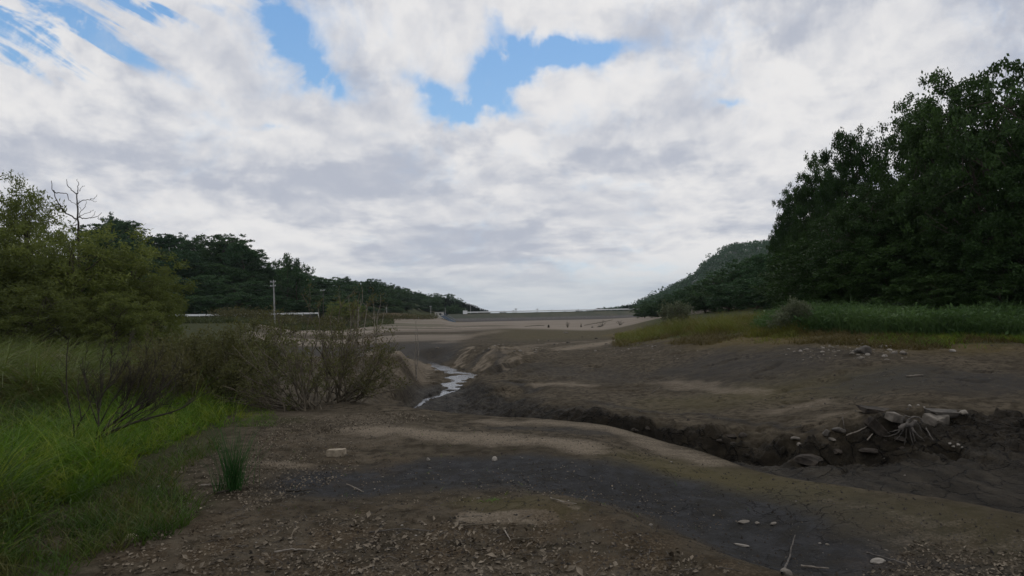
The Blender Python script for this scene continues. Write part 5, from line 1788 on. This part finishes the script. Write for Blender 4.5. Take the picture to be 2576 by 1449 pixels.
def pebbles(regions, label, group, smin, smax, name='pebble', **kw):
    r = np.random.default_rng(len(label))
    for (cu, cv, su, sv, n) in regions:
        for _k in range(n):
            u, v = cu + r.normal() * su, cv + r.normal() * sv
            g_ = gp(u, v, **kw)
            s = smin + (smax - smin) * r.random() ** 3
            o = bpy.data.objects.new(name, PB[r.integers(0, len(PB))])
            COL.objects.link(o)
            o.location = (g_[0], g_[1], float(h(g_[0], g_[1])) - s * (.05 + .25 * r.random()))
            o.scale = (s, s, s)
            o.rotation_euler = (0, 0, r.random() * 6.28)
            tag(o, label, 'pebble', group)


pebbles([(2150, 882, 70, 9, 70), (2050, 890, 60, 10, 26), (2240, 888, 40, 7, 30), (2190, 868, 40, 4, 20), (2085, 870, 14, 4, 8)], 'pale pebble in the stony scatter below the right weeds', 'pebbles of the right bank', .04, .22, Ymin=14)
pebbles([(1470, 872, 60, 9, 40), (1560, 882, 70, 9, 40), (1660, 886, 60, 9, 20)], 'small pebble on the stony slope before the rusty grass', 'pebbles of the middle slope', .05, .2, Ymin=18)
pebbles([(1290, 875, 40, 7, 22), (1350, 880, 30, 8, 12), (1200, 890, 30, 10, 10)], 'pebble on the crumbling gully bank right of the stream', 'pebbles of the gully bank', .08, .3, Ymin=20)
pebbles([(1210, 1166, 260, 25, 16), (1500, 1200, 240, 40, 18), (2250, 1390, 180, 30, 18), (900, 1290, 200, 60, 14)], 'tiny pebble on the foreground mud', 'tiny pebbles of the foreground', .012, .04)
G = 'white pebbles in the gully wall'
for u, v, w in [(2288, 1022, 9), (2310, 1020, 7), (2325, 1025, 6), (2390, 1118, 10), (2410, 1121, 10), (2398, 1127, 8), (2420, 1128, 7), (2276, 1197, 6)]:
    rock(u, v, w, 'white pebble shining in the dark gully wall', (1, .8, .8), 'pale_stone', int(u), 'pebble', 'pebble', group=G, Ymin=10)
G = 'dark stones on the far mud flats'
for u, v, w in [(1508, 822.5, 10), (1490, 824, 8), (1545, 842, 6), (1500, 852, 8), (1380, 858, 7), (1395, 867, 8), (1430, 862, 9), (1590, 838, 8), (1465, 848, 5), (1590, 862, 7), (1525, 866, 7)]:
    rock(u, v, w, 'dark lump on the olive mud tongue beyond the gully', (1.2, .8, .6), 'dark_stone', int(u), 'lump', 'stone', group=G, Ymin=20)
rock(1423, 838, 14, 'pale stone on the olive mud tongue', (1.3, .8, .4), 'stone', 198, Ymin=20)
rock(1100, 876, 8, 'pale stone on dark mud left of the gully head', (1.2, .8, .6), 'stone', 199, Ymin=20)

# stump and logs on the far flats
g_ = gp(1380, 824, Ymin=20)
sm = empty('stump', g_, 'squat dark tree stump on the far mud flat', 'stump')
MB().tube([(0, 0, -.05), (0, 0, .1), (.01, 0, .42)], [.24, .2, .18], 12).build('wood', M['dark_twig'], sm)
g_ = gp(1345, 821.5, Ymin=20)
tag(MB().tube([g_ + (-2.2, 0, .05), g_ + (-.5, .3, .16), g_ + (1.0, 0, .22), g_ + (2.0, .2, .12)], [.03, .05, .06, .04], 7).build('log', M['dark_twig']), 'dark driftwood log left of the stump on the far mud', 'log')
g_ = gp(1505, 818, Ymin=20)
tag(MB().tube([g_ + (-3.2, 0, .05), g_ + (-1.5, .3, .3), g_ + (1.0, 0, .7), g_ + (3.4, .2, 1.15)], [.04, .06, .05, .03], 7).build('log', M['dark_twig']), 'slanting driftwood log on the far flat near the spreading bush', 'log')

# uprooted stump with roots in the gully wall
g_ = gp(2285, 1072, Ymin=12)
g_[1] -= .12
ru = empty('root_stump', g_, 'pale tangled root stump hanging from the gully wall', 'roots')
Yr_ = g_[1]
r5 = np.random.default_rng(8)


def rootline(uv, r0, r1, wob=.05):
    p_ = np.array([at(u, v, Yr_ - .1 + wob * math.sin(3.1 * i_ + u)) for i_, (u, v) in enumerate(uv)]) - g_
    tt = np.linspace(0, len(p_) - 1, len(p_) * 4)
    q_ = np.stack([np.interp(tt, np.arange(len(p_)), p_[:, k]) for k in range(3)], 1)
    q_[1:-1] = (q_[:-2] + q_[1:-1] * 2 + q_[2:]) / 4 + r5.normal(size=(len(q_) - 2, 3)) * .004
    return q_, np.linspace(r0, r1, len(q_))


MB().tube(*rootline([(2262, 1078), (2275, 1070), (2290, 1070), (2303, 1060)], .05, .045)).build('wood', M['grey_wood'], ru, True)
for uv, a_, b2 in [([(2280, 1072), (2285, 1055), (2300, 1048), (2315, 1052), (2322, 1066)], .03, .012), ([(2270, 1070), (2268, 1055), (2278, 1046), (2290, 1050)], .025, .012),
                   ([(2290, 1072), (2300, 1088), (2312, 1098), (2330, 1113)], .035, .008), ([(2288, 1075), (2290, 1095), (2298, 1118)], .02, .006), ([(2292, 1080), (2300, 1100), (2304, 1122), (2310, 1135)], .018, .005),
                   ([(2280, 1078), (2279, 1098), (2275, 1120)], .016, .004), ([(2268, 1076), (2258, 1090), (2240, 1096), (2225, 1098)], .016, .004), ([(2272, 1080), (2262, 1098), (2250, 1108)], .014, .004),
                   ([(2300, 1062), (2312, 1070), (2318, 1085)], .018, .006), ([(2262, 1080), (2250, 1084), (2232, 1088)], .012, .003)]:
    MB().tube(*rootline(uv, a_, b2)).build('root', M['grey_wood'], ru, True)


def stick(uv, rad, label, mat='grey_wood', lift=.01, name='stick', cat='stick', zs=None, **kw):
    p_ = np.array([gp(u, v, **kw) for u, v in uv])
    p_[:, 2] += rad + lift
    if zs is not None: p_[:, 2] += np.array(zs)
    tt = np.linspace(0, len(p_) - 1, len(p_) * 4)
    q_ = np.stack([np.interp(tt, np.arange(len(p_)), p_[:, k]) for k in range(3)], 1)
    q_[1:-1] += r5.normal(size=(len(q_) - 2, 3)) * rad * .25
    o = MB().tube(q_ - q_[0], np.linspace(rad, rad * .55, len(q_)), 7).build(name, M[mat], None, True)
    o.location = q_[0]
    return tag(o, label, cat)


stick([(2280, 950), (2300, 948), (2322, 946)], .022, 'pale straight stick lying on the dark right slope', 'pale_wood', Ymin=12)
stick([(2130, 1118), (2160, 1104), (2192, 1086)], .016, 'pale branch propped against the gully wall', 'pale_wood', .12, Ymin=11)
stick([(2182, 1120), (2195, 1100)], .016, 'short pale stick below the propped branch', 'pale_wood', .05, Ymin=11)
stick([(2330, 1086), (2340, 1105), (2348, 1118)], .014, 'thin pale stick hanging right of the root stump', 'grey_wood', .05, Ymin=11)
stick([(2120, 1058), (2123, 1080), (2126, 1100)], .008, 'thin root dangling down the gully wall', 'grey_wood', .06, name='root', cat='root', Ymin=11)
stick([(872, 1222), (892, 1230), (915, 1242)], .006, 'slender pale stick on the dark mud below the brick', 'pale_wood')
stick([(505, 1225), (550, 1222), (620, 1210)], .006, 'pale twig lying before the rush clump', 'pale_wood')
stick([(720, 1240), (745, 1241), (785, 1238)], .010, 'dark flat stick on the mud right of the rushes', 'dark_twig')
stick([(540, 1247), (575, 1240)], .012, 'short dark stick at the foot of the small rush clump', 'dark_twig')
stick([(1967, 1449), (1985, 1415), (2002, 1386)], .008, 'leaning grey stick at the bottom right', 'grey_wood', zs=[0, .0, .1])
stick([(2180, 1397), (2225, 1408), (2280, 1425)], .006, 'thin dark twig behind the whitish flat stone', 'grey_wood')
stick([(2015, 1430), (2050, 1433), (2085, 1437)], .008, 'pale stick near the bottom right edge', 'pale_wood')
stick([(1270, 1340), (1284, 1367)], .005, 'short brown stick on the leaf litter', 'pale_wood', .012)
stick([(1288, 1362), (1350, 1358)], .005, 'brown twig crossing beside the short stick on the litter', 'twig')
stick([(1640, 990), (1660, 975)], .01, 'thin twig on the mud near the slump scar', 'grey_wood', Ymin=14)
stick([(1160, 1328), (1250, 1322)], .006, 'long thin twig on the litter below the sandy patch', 'twig')
stick([(1385, 1257), (1420, 1268), (1450, 1272)], .005, 'pale straw stalk at the edge of the brown mound', 'pale_wood')
stick([(930, 1345), (1010, 1335), (1080, 1340)], .005, 'thin grey twig across the lower litter', 'grey_wood')
stick([(690, 1395), (740, 1388), (790, 1392)], .007, 'pale twig in the litter at lower left', 'pale_wood')

# leaf litter and crumbs
r6 = np.random.default_rng(99)
LM['litter'] = leaf_mat('litter_leaf', (.03, .022, .014), (.24, .20, .15), None, .8, 0, 6)
m_l = LM['litter']


def litter(uv, n, size, clump, cs, seed):
    P_ = scatter_poly(uv, n, r6, clump, cs, seed)
    P_[:, 2] += .004 + .006 * r6.random(n)
    return leaf_cards(P_, size, r6, 2.0, .6)


parts = [litter([(420, 1449), (470, 1330), (900, 1290), (1280, 1320), (1500, 1310), (1850, 1449)], 2000, .024, .85, 2.2, 21),
         litter([(420, 1449), (470, 1330), (900, 1290), (1280, 1320), (1500, 1310), (1850, 1449)], 420, .046, .8, 1.4, 22),
         litter([(420, 1449), (520, 1300), (900, 1280), (1300, 1330), (1500, 1370), (1700, 1449)], 90, .055, .8, 1.0, 29),
         litter([(560, 1220), (640, 1100), (900, 1110), (900, 1180), (760, 1250), (620, 1290)], 2400, .024, .6, 1.5, 23),
         litter([(640, 1060), (900, 1040), (1150, 1055), (900, 1085), (640, 1110)], 2400, .026, .5, 1.0, 24),
         litter([(360, 1290), (420, 1200), (560, 1130), (620, 1220), (560, 1300)], 420, .03, .6, 2.0, 25),
         litter([(800, 1200), (1400, 1160), (1900, 1310), (1700, 1330), (1200, 1270), (850, 1270)], 700, .02, .8, 1.2, 26),
         litter([(2150, 1449), (2300, 1360), (2620, 1400), (2620, 1500)], 800, .03, .7, 1.5, 27),
         litter([(250, 1449), (260, 1350), (420, 1320), (450, 1449)], 240, .035, .7, 1.8, 28)]
grass('leaf_litter', parts, m_l, 'dead leaves and bark chips strewn over the foreground mud', 'leaf litter')
tw = MB()
Pt = scatter_poly([(480, 1449), (620, 1220), (900, 1250), (1500, 1320), (1850, 1449)], 170, r6, .6, 1.5, 31)
for p_ in Pt:
    a_ = r6.random() * 6.28
    l_ = .03 + .10 * r6.random()
    e_ = p_ + np.array([math.cos(a_), math.sin(a_), 0]) * l_
    e_[2] = float(h(e_[0], e_[1]))
    tw.tube([p_ + (0, 0, .004), (p_ + e_) / 2 + (0, 0, .008), e_ + (0, 0, .004)], [.002, .0022, .0012], 5)
tag(tw.build('twig_litter', M['grey_wood']), 'broken twigs scattered among the dead leaves', 'twigs', kind='stuff')
P_ = scatter_poly([(600, 1449), (640, 1060), (1040, 1045), (1340, 1065), (1900, 1200), (2576, 1310), (2576, 1500)], 3200, r6, .75, 1.2, 41)
oc = np.array([[1, 0, 0], [-1, 0, 0], [0, 1, 0], [0, -1, 0], [0, 0, 1], [0, 0, -.6]])
fc = np.array([[0, 2, 4], [2, 1, 4], [1, 3, 4], [3, 0, 4], [2, 0, 5], [1, 2, 5], [3, 1, 5], [0, 3, 5]])
s_ = (.004 + .012 * r6.random(len(P_)) ** 3)[:, None, None]
Vc = P_[:, None, :] + oc[None] * s_ * (.6 + .8 * r6.random((len(P_), 6, 1)))
tag(mesh('crumbs', Vc.reshape(-1, 3), (np.arange(len(P_))[:, None, None] * 6 + fc[None]).reshape(-1, 3), M['clay_block']), 'crumbs of dried mud and grit over the foreground', 'crumbs', kind='stuff')
P_ = scatter_poly([(560, 1470), (620, 1060), (1040, 1045), (1340, 1065), (1900, 1200), (2576, 1310), (2576, 1500)], 9000, r6, .85, 1.6, 43)
s_ = (.0025 + .007 * r6.random(len(P_)) ** 3)[:, None, None]
Vc = P_[:, None, :] + oc[None] * s_ * (.6 + .8 * r6.random((len(P_), 6, 1)))
tag(mesh('grit', Vc.reshape(-1, 3), (np.arange(len(P_))[:, None, None] * 6 + fc[None]).reshape(-1, 3), M['dark_stone']), 'fine grit over the foreground mud', 'grit', kind='stuff')
P_ = scatter_loft(1180, 2600, 6.2, 8.4, 1100, r6)
f_ = fbm(P_[:, 0] * .5, P_[:, 1] * .5, 691, 3) + .5
P_ = P_[r6.random(len(P_)) < sstep(f_, .45, .65)]
s_ = (.012 + .035 * r6.random(len(P_)) ** 3)[:, None, None]
Vc = P_[:, None, :] + oc[None] * s_ * (.6 + .8 * r6.random((len(P_), 6, 1)))
tag(mesh('gravel', Vc.reshape(-1, 3), (np.arange(len(P_))[:, None, None] * 6 + fc[None]).reshape(-1, 3), M['dark_stone']), 'fine gravel strewn over the mud slope beyond the gully', 'gravel', kind='stuff')


# ------------------------------------------------------------------ air
m = bpy.data.materials.new('haze_air')
m.use_nodes = True
t = m.node_tree
t.nodes.clear()
vo = t.nodes.new('ShaderNodeVolumePrincipled')
vo.inputs['Color'].default_value = (.75, .86, .95, 1)
vo.inputs['Density'].default_value = .00008
vo.inputs['Anisotropy'].default_value = .2
t.links.new(vo.outputs[0], t.nodes.new('ShaderNodeOutputMaterial').inputs['Volume'])
hzb = MB().box((0, 1490, 55), (14000, 3100, 160)).build('haze', m)
tag(hzb, 'thin blue haze in the valley air', 'haze', kind='stuff')
